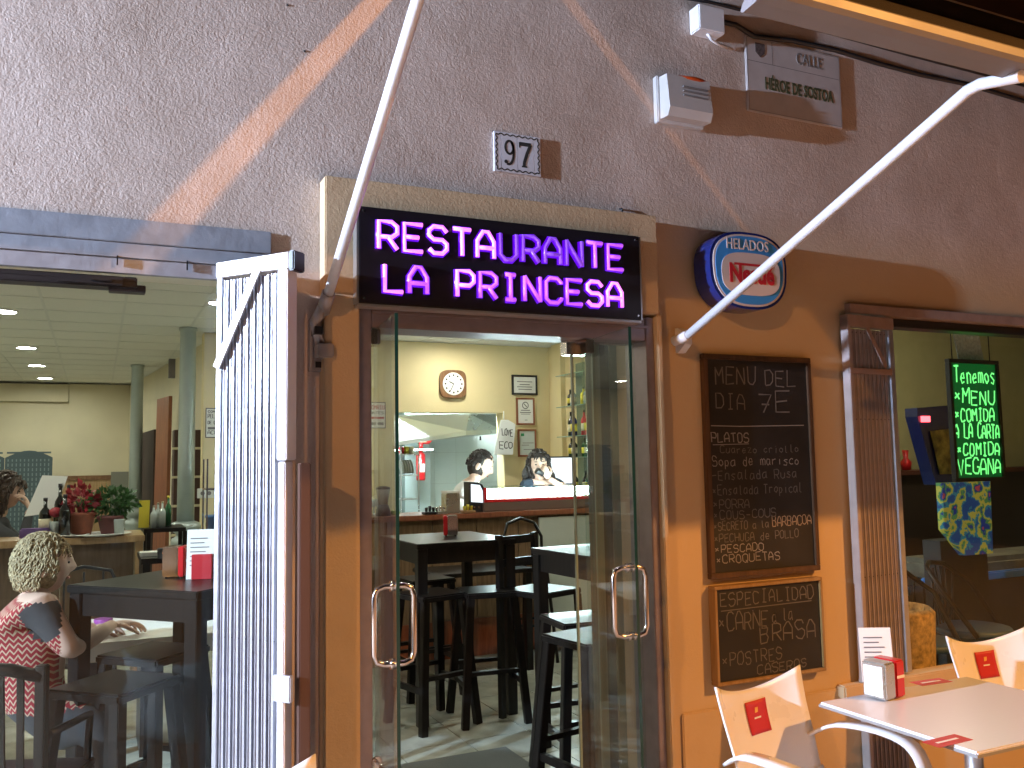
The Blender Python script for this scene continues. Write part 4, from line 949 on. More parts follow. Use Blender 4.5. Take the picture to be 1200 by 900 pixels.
onwall('framed_notice', 'wood framed certificate with a green corner mark, lowest of the three frames', 'framed notice', (607, 503), (629, 535), 6.2, mk('pale_blue_paper', (.60, .68, .66), .7), .02, REDW, .020, [(.16, .34, .20, .10, 'green'), (.25, .85, .50, .02, 'bar'), (.2, .6, .58, .02, 'bar'), (.3, .9, .74, .02, 'bar')])
onwall('poster', 'small poster with red lettering and a moustache on the cream wall left of the clock', 'poster', (431, 471), (452, 502), 6.2, PAPER, .006, DARKM, .008, [(.08, .92, .28, .16, 'SOMRIU'), (.12, .88, .46, .10, 'ANTES'), (.1, .9, .60, .08, 'red'), (.12, .46, .82, .10, 'bar'), (.54, .88, .82, .10, 'bar')])
t, W, H = onwall('poster', 'white poster with black block lettering half hidden behind the folded gate', 'poster', (241, 478), (264, 513), 6.2, PAPER, .006, DARKM, .008, [(.12, .9, .15, .06, 'CONTRA'), (.12, .9, .34, .14, 'PELIGRO'), (.12, .9, .54, .10, 'DE GAMBA'), (.12, .8, .68, .08, 'bar'), (.12, .9, .88, .12, 'ACOSO')])
so = thing('wall_socket', 'white double wall socket on the yellow wall below the poster', 'socket', (at(231, 574, 6.2).x, 6.2, at(231, 584, 6.2).z))
box('plate', (0, -.012, 0), (.16, -.001, .095), PAPER, so, .003); m = MB()
for dx in (.05, .11): m.lathe([(.02, 0), (.02, .001)], (dx, -.0125, .047), 14, Matrix.Rotation(math.pi/2, 4, 'X'))
m.build('sockets', INKG, so)
# hanging tea towel
tt = thing('tea_towel', 'white printed cloth bag hanging from a hook at the right of the hood', 'cloth bag', (at(590, 488, 6.15).x, 6.14, 0))
a = at(582, 533, 6.1); b = at(597, 494, 6.1)
m = MB(); m.prism([(-.13, -.03, a.z), (.08, -.05, a.z), (.13, -.03, b.z-.03), (.05, -.01, b.z+.02), (-.03, -.01, b.z+.02), (-.06, -.02, b.z-.08)], (0, 1, 0), .035); m.build('cloth', TSHW, tt)
m = MB(); m.tube([(0, 0, b.z+.01), (0, 0, b.z+.12)], .006, 6); m.build('strap', TSHW, tt)
m = MB(); scribble(m, 'LOVE', (-.05, -.056, b.z-.16), .13, .07, .010, .12); m.build('print', INK, tt)
m = MB(); scribble(m, 'CAFE', (-.08, -.056, b.z-.30), .15, .07, .010, .12) if False else scribble(m, 'ECO', (-.08, -.056, b.z-.30), .15, .07, .010, .12); m.build('print', INK, tt)
# hood
hd = thing('extractor_hood', 'stainless steel extractor hood glowing white over the kitchen', 'extractor hood')
P_ = lambda px_, py_, y: tuple(at(px_, py_, y))
A, B, Cc = P_(462, 487, 6.62), P_(550, 485, 6.62), P_(588, 485, 6.62)
D, E_, F_ = P_(440, 522, 6.45), P_(546, 505, 6.75), P_(586, 503, 6.95)
D2, E2, F2 = P_(440, 526, 6.45), P_(546, 510, 6.75), P_(586, 508, 6.95)
m = MB(); m._new([A, B, E_, D, D2, E2], [(0, 1, 2, 3), (3, 2, 5, 4)]); m.build('hood_front', mk('white_steel', (.82, .86, .86), .35, .2), hd)
m = MB(); m._new([B, Cc, F_, E_, F2, E2], [(0, 1, 2, 3), (3, 2, 4, 5)]); m.build('hood_side', INOX, hd)
m = MB(); m._new([D2, E2, F2, (F2[0], 7.88, F2[2]), (D2[0], 7.88, D2[2])], [(0, 1, 2, 3, 4)]); m._new([A, B, Cc, (Cc[0], 7.88, Cc[2]), (A[0], 7.88, A[2])], [(0, 1, 2, 3, 4)]); m.build('hood_shell', INOX, hd)
m = MB(); c = at(563, 516, 6.9); m.tube([(c.x, 6.9, c.z+.05), (c.x, 6.9, c.z)], .012, 8); m.build('drip_pipe', DARKM, hd)
box('hood_fill_lamp', (3.10, 6.85, D2[2]-.012), (3.55, 7.05, D2[2]-.002), mk('hood_fill_tube', (.9, .9, .9), .4, emit=(.80, 1.0, .98), es=60), hd)  # made-up lamp under the hood, added to brighten the kitchen tiles
# extinguisher with pipe
fe = thing('fire_extinguisher', 'red fire extinguisher under the hood at the left of the tiled wall', 'fire extinguisher', (at(493, 540, 7.3).x, 7.3, 0))
za_, zb_ = at(493, 563, 7.3).z, at(493, 530, 7.3).z
m = MB(); m.lathe([(.05, za_), (.056, za_+.02), (.056, zb_-.03), (.03, zb_), (.02, zb_+.02)], (0, 0, 0), 16); m.build('cylinder', REDP, fe)
m = MB(); m.tube([(0, 0, zb_+.02), (0, 0, zb_+.10), (.03, 0, zb_+.13), (.10, 0, zb_+.13), (.13, 0, zb_+.16), (.13, 0, zb_+.26)], .035, 10); m.build('pipe', REDP, fe)
m = MB(); m.box((-.05, -.05, zb_+.12), (.06, .04, zb_+.24)); m.build('valve_box', LABL, fe); m = MB(); m.box((-.03, -.058, za_+.10), (.03, -.0565, za_+.20)); m.build('label_print', PAPER, fe)
# kitchen shelf with plates
ks = thing('kitchen_shelf', 'steel kitchen shelf with stacked plates at the left of the kitchen', 'shelf', (at(474, 560, 6.9).x, 6.9, 0))
for z_ in (1.15, 1.42, 1.66): box('shelf_board', (-.10, -.15, z_), (.12, .15, z_+.015), INOX, ks)
for dx in (-.10, .11): box('upright', (dx, -.16, .6), (dx+.015, -.151, 1.9), INOX, ks)
for i in range(5):
    m = MB(); m.lathe([(.06, 0), (.085, .012), (.08, .006)], (0, 0, 0), 16, Matrix.Rotation(R(80), 4, 'Y')); o = m.build('plate', PAPER, ks); o.location = (-.06+i*.03, -.04, 1.525)
for i in range(3): m = MB(); m.lathe([(.03, 1.676), (.032, 1.75), (.02, 1.76)], (-.05+i*.06, -.05, 0), 10); m.build('jar', (REDP, YEL, LABL)[i], ks)
# monitor behind the woman
mo = thing('monitor', 'flat screen monitor glowing white behind the drinking woman', 'monitor', (at(659, 560, 4.95).x, 4.95, 0))
a = at(647, 536, 4.9); b = at(669, 566, 4.9)
box('bezel', (-.17, -.01, b.z-.02), (.13, .03, a.z+.01), DARKM, mo, .004); box('screen', (-.155, -.013, b.z), (.105, -.0105, a.z-.005), SCRW, mo); m = MB(); m.lathe([(.10, 1.10), (.02, 1.12), (.02, b.z-.021)], seg=16); m.build('stand', DARKM, mo)
bk = thing('back_counter', 'low back counter against the right wall under the bottle shelves', 'counter', (4.30, 4.75, 0)); box('worktop', (0, 0, 1.06), (.455, 1.0, 1.10), INOX, bk); box('cabinet', (.02, .02, 0), (.455, .98, 1.059), BROWNW, bk)
# bottle shelves
bsf = thing('bottle_shelf', 'glass shelves full of bottles at the right end of the bar', 'shelf', (4.52, 5.15, 0))
box('back_panel', (.20, -.30, 1.2), (.235, .34, 2.62), mk('mirror_back', (.34, .42, .36), .12, .6), bsf)
zs = [at(690, p_, 5.0).z for p_ in (577, 535, 510, 474, 436)]
for z_ in zs: box('shelf_board', (-.05, -.30, z_-.008), (.199, .34, z_), mk('shelf_glass_%d' % len(MATS), (.22, .34, .28), .1), bsf)
box('upright', (-.05, -.315, 1.2), (-.03, -.301, 2.60), CHROME, bsf)
def bottle(name, loc, h, r, mat, label, lab=None, cap=None):
    t = thing(name, label, 'bottle', loc)
    m = MB(); m.lathe([(r, 0), (r, h*.58), (r*.85, h*.66), (r*.34, h*.76), (r*.30, h*.97)], seg=14); m.build('glass_body', mat, t)
    if lab: m = MB(); m.lathe([(r*1.02, h*.18), (r*1.02, h*.48)], seg=14); m.build('paper_label', lab, t)
    m = MB(); m.lathe([(r*.36, h*.92), (r*.36, h)], seg=10); m.build('cap', cap or DARKM, t)
    return t
adj = ['leftmost', 'second', 'third', 'rightmost']; rows = ['lowest', 'second', 'third', 'topmost']
colr = [[BOTTG, BOTTD, BOTTD, BOTTC], [BOTTG, BOTTG, BOTTD, BOTTD], [REDP, REDD, BLUED, BOTTD], [BOTTC, YEL, BOTTC, BOTTD]]
for j in range(4):
    for i in range(4):
        hh = (.22, .30, .26, .18)[j]
        bottle('liquor_bottle', (4.51+.045*(i % 2), 4.90+i*.14, zs[j]), min(hh, zs[j+1]-zs[j]-.02), .034, colr[j][i], '%s bottle on the %s glass shelf, counted from the street side' % (adj[i], rows[j]), LABL if (i+j) % 2 else YEL)

# ================================================================== LEFT ROOM
d2 = dispenser((at(206, 676, z=1.076).x, at(206, 676, z=1.076).y, 1.076), R(-18), 'steel napkin dispenser on the high table behind the left window', 1.0)
mc = at(228, 668, 1.16)
def menu_card(loc, rz, label, w_, h_, redbase=False):
    t = thing('menu_card', label, 'menu card', loc, rz)
    m = MB(); m.prism([(-w_/2, -.02, 0), (w_/2, -.02, 0), (w_/2, 0, h_), (-w_/2, 0, h_)], (0, 1, 0), .003); m.build('card', PAPER, t)
    m = MB()
    for i in range(7): m.ribbon([(-w_*.38, -.0225+.02*(.28+.09*i), h_*(.28+.09*i)), (w_*(.1+.28*((i*37) % 5)/5), -.0225+.02*(.28+.09*i), h_*(.28+.09*i))], .004)
    q = m.build('print', INKG, t)
    box('base', (-w_*.3, -.035, 0), (w_*.4, .02, (.012 if not redbase else .105)), REDD if redbase else PAPER, t, .002)
    return t
menu_card((mc.x+.03, mc.y+.02, 1.076), R(-15), 'white menu card with a red foot standing on the left high table', .12, .21, True)
# wooden serving counter with bottles and plants
TZ = 1.10
wt = thing('oak_counter', 'light wooden counter with bottles, plates and potted plants behind the seated woman', 'counter', (0, 0, 0))
a = at(170, 627, z=TZ); 
box('counter_top', (-2.2, a.y, TZ-.045), (a.x, a.y+.62, TZ), OAKW, wt, .006)
box('end_panel', (a.x-.06, a.y+.02, .0), (a.x-.01, a.y+.6, TZ-.046), OAKW, wt); 
for i in range(5): box('front_panel', (a.x-.065-.45*(i+1), a.y+.06, .25), (a.x-.068-.45*i, a.y+.09, TZ-.046), woodmat('dull_panel_wood', (.13, .085, .05), (.18, .12, .075), .5) if i == 0 else MATS['dull_panel_wood'], wt)
WY = a.y
def on_c(px_, dy): return Vector((at(px_, 600, WY+dy).x, WY+dy, TZ+.001))
for px_, dy, h, lb in ((53, .16, .27, 'dark wine bottle left of the framed glass on the wooden counter'), (76, .10, .29, 'tall dark wine bottle in front of the red potted plant'), (70, .38, .36, 'dark slender bottle behind the white cup on the wooden counter'), (80, .46, .35, 'dark slender bottle nearest the red potted plant, at the back')):
    bottle('wine_bottle', on_c(px_, dy), h, .038, BOTTD, lb, LABL if px_ in (53,) else None)
for px_, dy, lb, mt in ((65, .14, 'clear tumbler with a red flower between the two wine bottles', BOTTC), (140, .12, 'small clear glass in front of the green plant', BOTTC)):
    t = thing('drinking_glass', lb, 'glass', on_c(px_, dy)); m = MB(); m.lathe([(.03, 0), (.036, .10), (.034, .11)]); m.build('tumbler', mt, t)
    if px_ == 65: m = MB(); m.blob((0, 0, .17), (.04, .04, .035), 10, 6); m.build('flower', REDLF, t); m = MB(); m.tube([(0, 0, .02), (0, 0, .15)], .004, 6); m.build('stem', LEAFG, t)
for px_, dy, rr, lb in ((87, .12, .10, 'small white plate on the wooden counter'), (118, .14, .20, 'large white oval plate on the wooden counter')):
    m = MB(); m.lathe([(rr*.6, 0), (rr, .015), (rr*.97, .018), (rr*.6, .006)], seg=24); o = m.build('plate', PAPER); o.location = on_c(px_, dy); prop(o, lb, 'plate')
cup = thing('purple_napkins', 'stack of purple napkins in a holder at the left of the wooden counter', 'napkins', on_c(42, .12)); box('napkin_stack', (-.09, -.05, 0), (.09, .05, .07), mk('purple_paper', (.14, .08, .22), .8), cup, .01)
def leaves(mb, n, c, r, s, flat=.6):
    for i in range(n):
        u = Vector((random.gauss(0, 1), random.gauss(0, 1), random.gauss(0, .8))); u.normalize(); p = Vector(c)+Vector((u.x*r[0], u.y*r[1], u.z*r[2]))*random.uniform(.3, 1)
        d = (u+Vector((random.uniform(-.6, .6), random.uniform(-.6, .6), random.uniform(-.5, .5)))).normalized(); q = d.orthogonal().normalized(); q.rotate(Matrix.Rotation(random.uniform(0, 6.28), 3, d))
        L = s*random.uniform(.7, 1.3)
        mb._new([p, p+d*L*.5+q*L*.28, p+d*L, p+d*L*.5-q*L*.28], [(0, 1, 2, 3)])
def potplant(px_, dy, lb, lm, r, n, s, potc, z0=.16):
    c = on_c(px_, dy); t = thing('potted_plant', lb, 'plant', c)
    m = MB(); m.lathe([(.06, 0), (.085, z0-.02), (.092, z0-.02), (.092, z0), (.08, z0)], seg=18); m.build('pot', potc, t)
    m = MB(); leaves(m, n, (0, 0, z0+r[2]*.8), r, s); q = m.build('foliage', lm, t); q['kind'] = 'stuff'
    m = MB()
    for i in range(6): m.tube([(0, 0, z0-.02), (random.uniform(-.06, .06), random.uniform(-.05, .05), z0+r[2])], .004, 5)
    m.build('stems', LEAFG, t)
potplant(96, .22, 'potted plant with dark red leaves on the wooden counter', REDLF, (.10, .09, .10), 160, .055, TERRA)
potplant(130, .24, 'bushy green herb in a wide pot on the wooden counter', LEAFG, (.17, .10, .11), 520, .045, mk('dull_red_pot', (.20, .07, .07), .6), .13)
m = MB(); c = on_c(44, .36); m.prism([(-.02, 0, 0), (.17, 0, .02), (.24, .05, .27), (.08, .05, .28)], (0, -1, 0), .003); o = m.build('menu_sheet', PAPER); o.location = c+Vector((-.06, 0, .14)); prop(o, 'white menu sheet held up beside the dark haired guest', 'menu')
# yellow card, bottles and small table by the column
st_ = thing('service_table', 'dark service table with bottles between the two silver columns', 'table', (at(193, 615, 4.6).x, 4.6, 0))
zt_ = at(193, 618, 4.5).z
box('tabletop', (-.16, -.2, zt_-.03), (.14, .25, zt_), BLACKW, st_)
for a_ in (-.14, .12):
    for b_ in (-.18, .23): box('leg', (a_, b_, 0), (a_+.03, b_+.03, zt_-.031), BLACKW, st_)
def on_s(px_, y): return Vector((at(px_, 610, y).x, y, zt_+.001))
m = MB(); c = on_s(168, 4.55); m.prism([(-.035, 0, 0), (.04, 0, 0), (.045, 0, .21), (-.03, 0, .21)], (0, 1, 0), .02); o = m.build('yellow_card', YEL); o.location = c; prop(o, 'yellow card standing beside the farther silver column', 'card')
for i, (px_, mt, h) in enumerate(((180, BOTTC, .17), (185, BOTTC, .19), (190, BOTTC, .20), (197, BOTTG, .24))):
    bottle('oil_bottle', on_s(px_, 4.5+.08*(i % 2)), h, .026, mt, ('leftmost clear cruet right of the yellow card', 'second clear cruet right of the yellow card', 'third clear cruet right of the yellow card', 'green bottle with yellow cap at the right end of the cruets')[i], None, YEL if i == 3 else CHROME)
tb = thing('low_side_table', 'small dark table with papers and a glowing candle behind the left high table', 'table', (at(190, 660, 2.6).x, 2.6, 0))
zc_ = at(190, 650, 2.6).z
box('tabletop', (-.12, -.2, zc_-.03), (.22, .3, zc_), BLACKW, tb)
for a_ in (-.11, .18): box('leg', (a_, -.18, 0), (a_+.03, .28, zc_-.031), BLACKW, tb)
c = at(191, 655, 2.45); cn = thing('candle_holder', 'small glowing orange candle holder left of the napkin dispenser', 'candle', (c.x, 2.38, zc_+.001)); m = MB(); m.lathe([(.032, 0), (.036, .05), (.033, .055)]); m.build('glass_holder', DARKM, cn); m = MB(); m.blob((0, -.034, .030), (.010, .004, .008), 10, 6); m.build('flame', ORGL, cn)
m = MB(); m.box((-.10, -.06, 0), (.10, .06, .02)); o = m.build('magazine_stack', PAPER); o.location = (at(187, 648, 2.55).x, 2.60, zc_+.001); prop(o, 'stack of printed papers on the small dark table', 'papers')
# folding wicker screen, doors, shelves at the back
scn = thing('folding_screen', 'arched blue grey wicker folding screen against the back wall', 'screen')
for i in range(3):
    x1_ = at(61, 560, 11.2).x-i*.60; x0_ = x1_-.585; zt2 = at(61, 536, 11.2).z
    out = [(x0_, .05), (x1_, .05), (x1_, zt2)]+[(x1_-(x1_-x0_)*k/8, zt2+.10*math.sin(math.pi*k/8)) for k in range(1, 8)]+[(x0_, zt2)]
    y_ = 11.2+(.06 if i % 2 else 0)
    MB().prism([(x, y_, z) for x, z in out], (0, 1, 0), .03).build('screen_panel', WICK, scn)
    m = MB()
    for k in range(11): m.box((x0_+.03+k*.05, y_-.006, .06), (x0_+.045+k*.05, y_-.001, zt2-.02))
    q = m.build('weave_strips', mk('pale_wicker', (.24, .32, .34), .8) if i == 0 else MATS['pale_wicker'], scn); q['kind'] = 'stuff'
    m = MB()
    for k in range(26): m.box((x0_+.02, y_-.010, .10+k*.068), (x1_-.02, y_-.0062, .125+k*.068))
    q = m.build('weave_rows', WICK, scn); q['kind'] = 'stuff'
ds = thing('dark_doorway', 'open dark doorway in the side wall behind the farther column', 'doorway')
a = at(171, 505, x=None, y=9.6); m = MB(); m.prism([(a.x+.02, 10.3, 0), (a.x+.10, 9.1, 0), (a.x+.10, 9.1, a.z), (a.x+.02, 10.3, a.z)], (-1, 0, 0), .03); m.build('door_void', mk('dark_passage', (.035, .018, .013), .8), ds)
ld = thing('leaning_door', 'reddish brown wooden door leaning open beside the dark doorway', 'door')
m = MB(); tl = at(184, 468, 8.3); tr_ = at(198, 464, 7.9); bl_ = at(178, 640, 8.3); br_ = at(193, 640, 7.9); m.prism([tuple(tl), tuple(tr_), (br_.x, br_.y, .0), (bl_.x, bl_.y, .0)], (1, .3, 0), .04); m.build('door_leaf', REDW, ld)
bsl = thing('dark_bookshelf', 'dark brown shelf seen just left of the nearer silver column', 'shelf')
a = at(202, 505, 7.3); b = at(211, 505, 7.0); 
m = MB(); m.box((a.x, 7.0, 0), (b.x+.3, 7.3, a.z)); m.build('carcass', mk('dark_shelf_wood', (.06, .025, .018), .6), bsl)
for k in range(5): box('shelf_board', (a.x-.02, 6.98, .55+.30*k), (b.x+.28, 6.999, .575+.30*k), LABL, bsl)
vb = thing('wall_vent', 'small grey vent box high on the side wall between the columns', 'vent'); c = at(203, 431, 8.0); box('vent_grille', (c.x-.05, 7.95, c.z-.12), (c.x+.02, 8.05, c.z+.10), INKG, vb)
# blue bin beyond the gate
bb = thing('blue_bucket', 'blue plastic bucket on a rack at the right edge of the left window', 'bucket', (at(254, 618, 3.2).x+.03, 3.2, 0)); zb0 = at(250, 628, 3.2).z
m = MB(); m.lathe([(.08, zb0), (.10, zb0+.12), (.104, zb0+.12), (.104, zb0+.135)]); m.build('bucket', BLUEP, bb)
m = MB()
for z_ in (.45, zb0-.02, zb0+.30): m.box((-.11, -.12, z_), (.2, .12, z_+.012))
for dx in (-.11, .19):
    for dy in (-.12, .11): m.box((dx, dy, 0), (dx+.01, dy+.01, zb0+.5))
m.build('rack', CHROME, bb)
# black metal chair and dark wooden chair by the woman
mcx = thing('metal_chair', 'black wire chair with a rounded back behind the seated woman', 'chair', (at(98, 690, 2.75).x, 2.75, 0))
zt3 = at(95, 667, 2.6).z
m = MB(); m.tube([(-.20, 0, .45), (-.19, -.02, zt3-.14), (-.14, -.02, zt3-.03), (0, -.02, zt3), (.14, -.02, zt3-.03), (.19, -.02, zt3-.14), (.20, 0, .45)], .010, 8); m.build('back_hoop', DARKM, mcx)
for k in range(3): m = MB(); m.tube([(-.1+.1*k, -.01, .45), (-.1+.1*k, -.02, zt3-.03)], .006, 6); m.build('back_rod', DARKM, mcx)
m = MB(); m.lathe([(.19, .44), (.2, .455), (.19, .47)], (0, .18, 0), 20); m.build('seat', BLACKP, mcx)
for a_ in (-.17, .17):
    for b_ in (.02, .34): m = MB(); m.tube([(a_, b_, .44), (a_*1.15, b_, 0)], .011, 8); m.build('leg', DARKM, mcx)
def slat_chair(loc, rz, label):
    t = thing('wooden_chair', label, 'chair', loc, rz)
    m = MB(); m.box((-.21, -.2, .44), (.21, .2, .47), .006); m.build('seat', BLACKW, t)
    for a_ in (-1, 1):
        m = MB(); m.bar((a_*.19, -.18, .439), (a_*.2, -.19, 0), .035); m.build('leg', BLACKW, t)
        m = MB(); m.bar((a_*.19, .21, .90), (a_*.19, .19, 0), .036, .036, .004); m.build('leg', BLACKW, t)
        m = MB(); m.tube([(a_*.19, -.17, .471), (a_*.205, -.15, .64), (a_*.20, .17, .66)], .014, 8); m.build('armrest', BLACKW, t)
    m = MB(); m.tube([(-.19, .21, .86), (-.1, .235, .89), (0, .24, .90), (.1, .235, .89), (.19, .21, .86)], .022, 8); m.build('top_rail', BLACKW, t)
    for k in range(5): m = MB(); m.bar((-.13+k*.065, .232, .88), (-.12+k*.06, .19, .471), .022, .010); m.build('back_slat', BLACKW, t)
    return t
cch = at(35, 760, .95)
slat_chair((-.25, .80, 0), R(158), 'black slatted wooden armchair in front of the blond seated woman, its back to the window')
# white cloth table in front of the woman
wtb = thing('dining_table', 'low dining table with white cloth where the blond woman rests her hand', 'table', (.42, 2.12, 0))
box('tabletop', (-.45, -.38, .715), (.45, .36, .742), BLACKW, wtb, .004)
for a_ in (-1, 1):
    for b_ in (-1, 1): box('leg', (a_*.43, b_*.34, 0), (a_*.38, b_*.29, .714), BLACKW, wtb)
m = MB(); m.box((-.46, -.39, .7425), (.46, .37, .7465)); m.box((-.462, -.392, .66), (.462, -.3905, .7425)); q = m.build('tablecloth', PAPER); q.location = (.42, 2.12, 0); prop(q, 'cream tablecloth on the low dining table seen under the high table', 'tablecloth')
c = at(120, 728, z=.76); rn = thing('red_box', 'red packet lying on the cream tablecloth', 'packet', (at(165, 720, z=.76).x, at(165, 720, z=.76).y-.02, .748)); box('packet', (-.05, -.03, 0), (.05, .03, .03), REDP, rn)
pn = thing('purple_cup', 'purple cup on the cream tablecloth left of the woman\'s hand', 'cup', (at(121, 722, 2.1).x, 2.1, .748)); m = MB(); m.lathe([(.035, 0), (.045, .05), (.043, .055)]); m.build('cup', mk('purple_glaze', (.25, .06, .25), .3), pn)

# ================================================================== RIGHT WINDOW INTERIOR
gb = thing('led_menu_board', 'black framed LED board with green handwriting Tenemos MENU hanging inside the right window', 'sign')
a = at(1112, 420, .42); b = at(1180, 563, .42)
x0, x1, z0, z1 = a.x, b.x, b.z, a.z
for p, q in (((x0, z1-.022), (x1, z1)), ((x0, z0), (x1, z0+.022)), ((x0, z0+.0222), (x0+.022, z1-.0222)), ((x1-.022, z0+.0222), (x1, z1-.0222))): box('frame', (p[0], .42, p[1]), (q[0], .45, q[1]), BLACKP, gb, .002)
box('panel', (x0+.02, .432, z0+.02), (x1-.02, .446, z1-.02), GREENB, gb)
Wd, Hd = x1-x0-.05, z1-z0-.05; xx, zz = x0+.025, z1-.025
for tx, u0, u1, v, h in (('Tenemos', .06, .98, .17, .15), ('*MENU', .02, .95, .36, .13), ('*COMIDA', .02, .90, .51, .11), ('A LA CARTA', .0, 1.0, .66, .12), ('*COMIDA', .02, .98, .81, .11), ('VEGANA', .02, .98, .975, .13)):
    m = MB(); scribble(m, tx, (xx+Wd*u0, .4305, zz-Hd*v), Wd*(u1-u0), Hd*h, .0095, .08, .05); m.build('handwriting', GREENL, gb)
m = MB(); m.tube([(x0+.05, .44, z1), (x0+.05, .44, 2.6)], .003, 6); m.tube([(x1-.05, .44, z1), (x1-.05, .44, 2.6)], .003, 6); m.build('hanging_wire', DARKM, gb)
pp = thing('paper_sheet', 'pale printed paper hanging above the green LED board', 'paper'); a = at(1116, 384, .5); b = at(1150, 428, .5); m = MB(); m.prism([(a.x, .5, a.z), (b.x-.01, .5, a.z), (b.x+.03, .5, b.z), (a.x+.04, .5, b.z)], (0, 1, 0), .004); m.build('sheet', mk('grey_blue_paper', (.30, .38, .42), .7, var=.3, vs=60), pp)
# games machine
gm = thing('games_machine', 'blue games machine with yellow artwork and a red lamp behind the right window', 'games machine')
YG = 1.35
a = at(1077, 478, YG); b = at(1112, 585, YG)
m = MB(); m.prism([(a.x+.12, YG, 1.35), (a.x-.02, YG, a.z-.06), (a.x-.02, YG, a.z), (b.x+.2, YG, a.z+.03), (b.x+.2, YG, 1.35)], (0, 1, 0), .10); m.build('head_cabinet', BLUED, gm)
m = MB(); m.prism([(a.x+.15, YG-.01, 1.42), (a.x+.08, YG-.01, a.z-.16), (b.x+.05, YG-.01, a.z-.14), (b.x+.05, YG-.01, 1.42)], (0, -1, 0), .006)
ART = mk('arcade_artwork', (.25, .22, .05), .35, var=.9, vs=14)
m.build('artwork', ART, gm)
c = at(1086, 491, YG-.02); m = MB(); m.box((c.x-.035, YG-.02, c.z-.02), (c.x+.035, YG-.001, c.z+.02)); m.build('red_lamp', REDL, gm)
a = at(1104, 566, YG-.1); b = at(1166, 648, YG-.1)
def artmat():
    m = bpy.data.materials.new('playfield_artwork'); m.use_nodes = True; n = m.node_tree; bb_ = n.nodes['Principled BSDF']; bb_.inputs['Roughness'].default_value = .3
    tc = n.nodes.new('ShaderNodeTexCoord'); v = n.nodes.new('ShaderNodeTexVoronoi'); v.inputs['Scale'].default_value = 9
    t2 = n.nodes.new('ShaderNodeTexNoise'); t2.inputs['Scale'].default_value = 11; t2.inputs['Detail'].default_value = 3
    n.links.new(tc.outputs['Object'], v.inputs[0]); n.links.new(tc.outputs['Object'], t2.inputs[0])
    r = n.nodes.new('ShaderNodeValToRGB'); r.color_ramp.interpolation = 'CONSTANT'; e = r.color_ramp.elements
    e[0].position = 0; e[0].color = (.02, .08, .30, 1); e[1].position = .42; e[1].color = (.04, .25, .35, 1)
    for p, c3 in ((.48, (.55, .50, .08)), (.56, (.10, .30, .10)), (.62, (.02, .05, .30)), (.70, (.5, .08, .10))): x = e.new(p); x.color = c3+(1,)
    n.links.new(t2.outputs[0], r.inputs[0]); n.links.new(r.outputs[0], bb_.inputs['Base Color'])
    n.links.new(r.outputs[0], bb_.inputs['Emission Color']); bb_.inputs['Emission Strength'].default_value = .22
    return m
m = MB(); m.prism([(a.x, YG-.1, a.z), (b.x, YG-.1, a.z), (b.x-.02, YG-.1, b.z), (a.x+.18, YG-.1, b.z), (a.x, YG-.1, b.z+.18)], (0, 1, 0), .05); m.build('playfield', artmat(), gm)
box('lower_cabinet', (a.x+.02, YG-.04, .0), (b.x, YG+.1, b.z+.1), BLACKP, gm)
dr = thing('dark_sideboard', 'dark sideboard and shelf along the yellow wall behind the right window', 'sideboard')
box('carcass', (5.2, 2.75, 0), (8.8, 3.19, 1.38), mk('very_dark_wood', (.035, .022, .018), .5), dr); box('top_board', (5.15, 2.70, 1.381), (8.8, 3.19, 1.42), mk('dark_red_shelf', (.10, .03, .02), .5), dr)
for i, (px_, mt, h, lb) in enumerate(((1056, DARKM, .25, 'small dark vase on the dark sideboard, leftmost'), (1080, PAPER, .34, 'white candle stick on the dark sideboard'), (1098, REDP, .18, 'red and white toy figure box on the dark sideboard'))):
    c = at(px_, 600, 2.6); t = thing('ornament', lb, 'ornament', (c.x, 2.9, 1.421)); m = MB(); m.lathe([(.04, 0), (.05, h*.4), (.02, h*.6), (.03, h)], seg=14); m.build('body', mt, t)
for k in range(3):
    t = thing('round_chair', ('dark rattan chair with rounded back just inside the right window, leftmost of three', 'middle dark rattan chair inside the right window', 'rightmost dark rattan chair inside the right window')[k], 'chair', (3.75+k*.62, .75+.12*k, 0), R(20*k-20), 'dark rattan chairs inside the right window')
    m = MB(); m.tube([(-.22, -.1, .45), (-.25, .08, .72), (-.15, .2, .84), (.0, .24, .86), (.15, .2, .84), (.25, .08, .72), (.22, -.1, .45)], .016, 8); m.build('back_hoop', DARKM, t)
    m = MB()
    for q in range(7):
        a_ = -1+q/3; m.tube([(a_*.16, .17, .47), (a_*.18, .20-.04*a_*a_, .84-.06*a_*a_)], .006, 6)
    m.build('back_rods', DARKM, t); m = MB(); m.lathe([(.22, .44), (.23, .46), (.22, .48)], seg=20); m.build('seat', mk('blue_grey_seat_%d' % k, (.06, .10, .16), .5), t)
    for a_ in (-.17, .17):
        for b_ in (-.14, .16): m = MB(); m.tube([(a_, b_, .44), (a_*1.1, b_*1.1, 0)], .013, 8); m.build('leg', DARKM, t)
bt = thing('reflection_table', 'round table added between the rattan chairs, its blue top standing in for window reflections', 'table', (4.25, 1.35, 0)); m = MB(); m.lathe([(.40, .70), (.42, .715), (.42, .735), (.40, .745)], seg=32); m.build('tabletop', BLUEP, bt); m = MB(); m.lathe([(.22, 0), (.2, .02), (.03, .05), (.03, .699)], seg=16); m.build('pedestal', DARKM, bt)  # added table, coloured blue in place of reflections in the window
bn = thing('bench', 'long low bench added inside the right window, its blue edge painting a street reflection', 'bench')  # made-up bench: its blue edge paints reflections of the street
a = at(1083, 678, 1.75); b = at(1330, 668, 1.75)
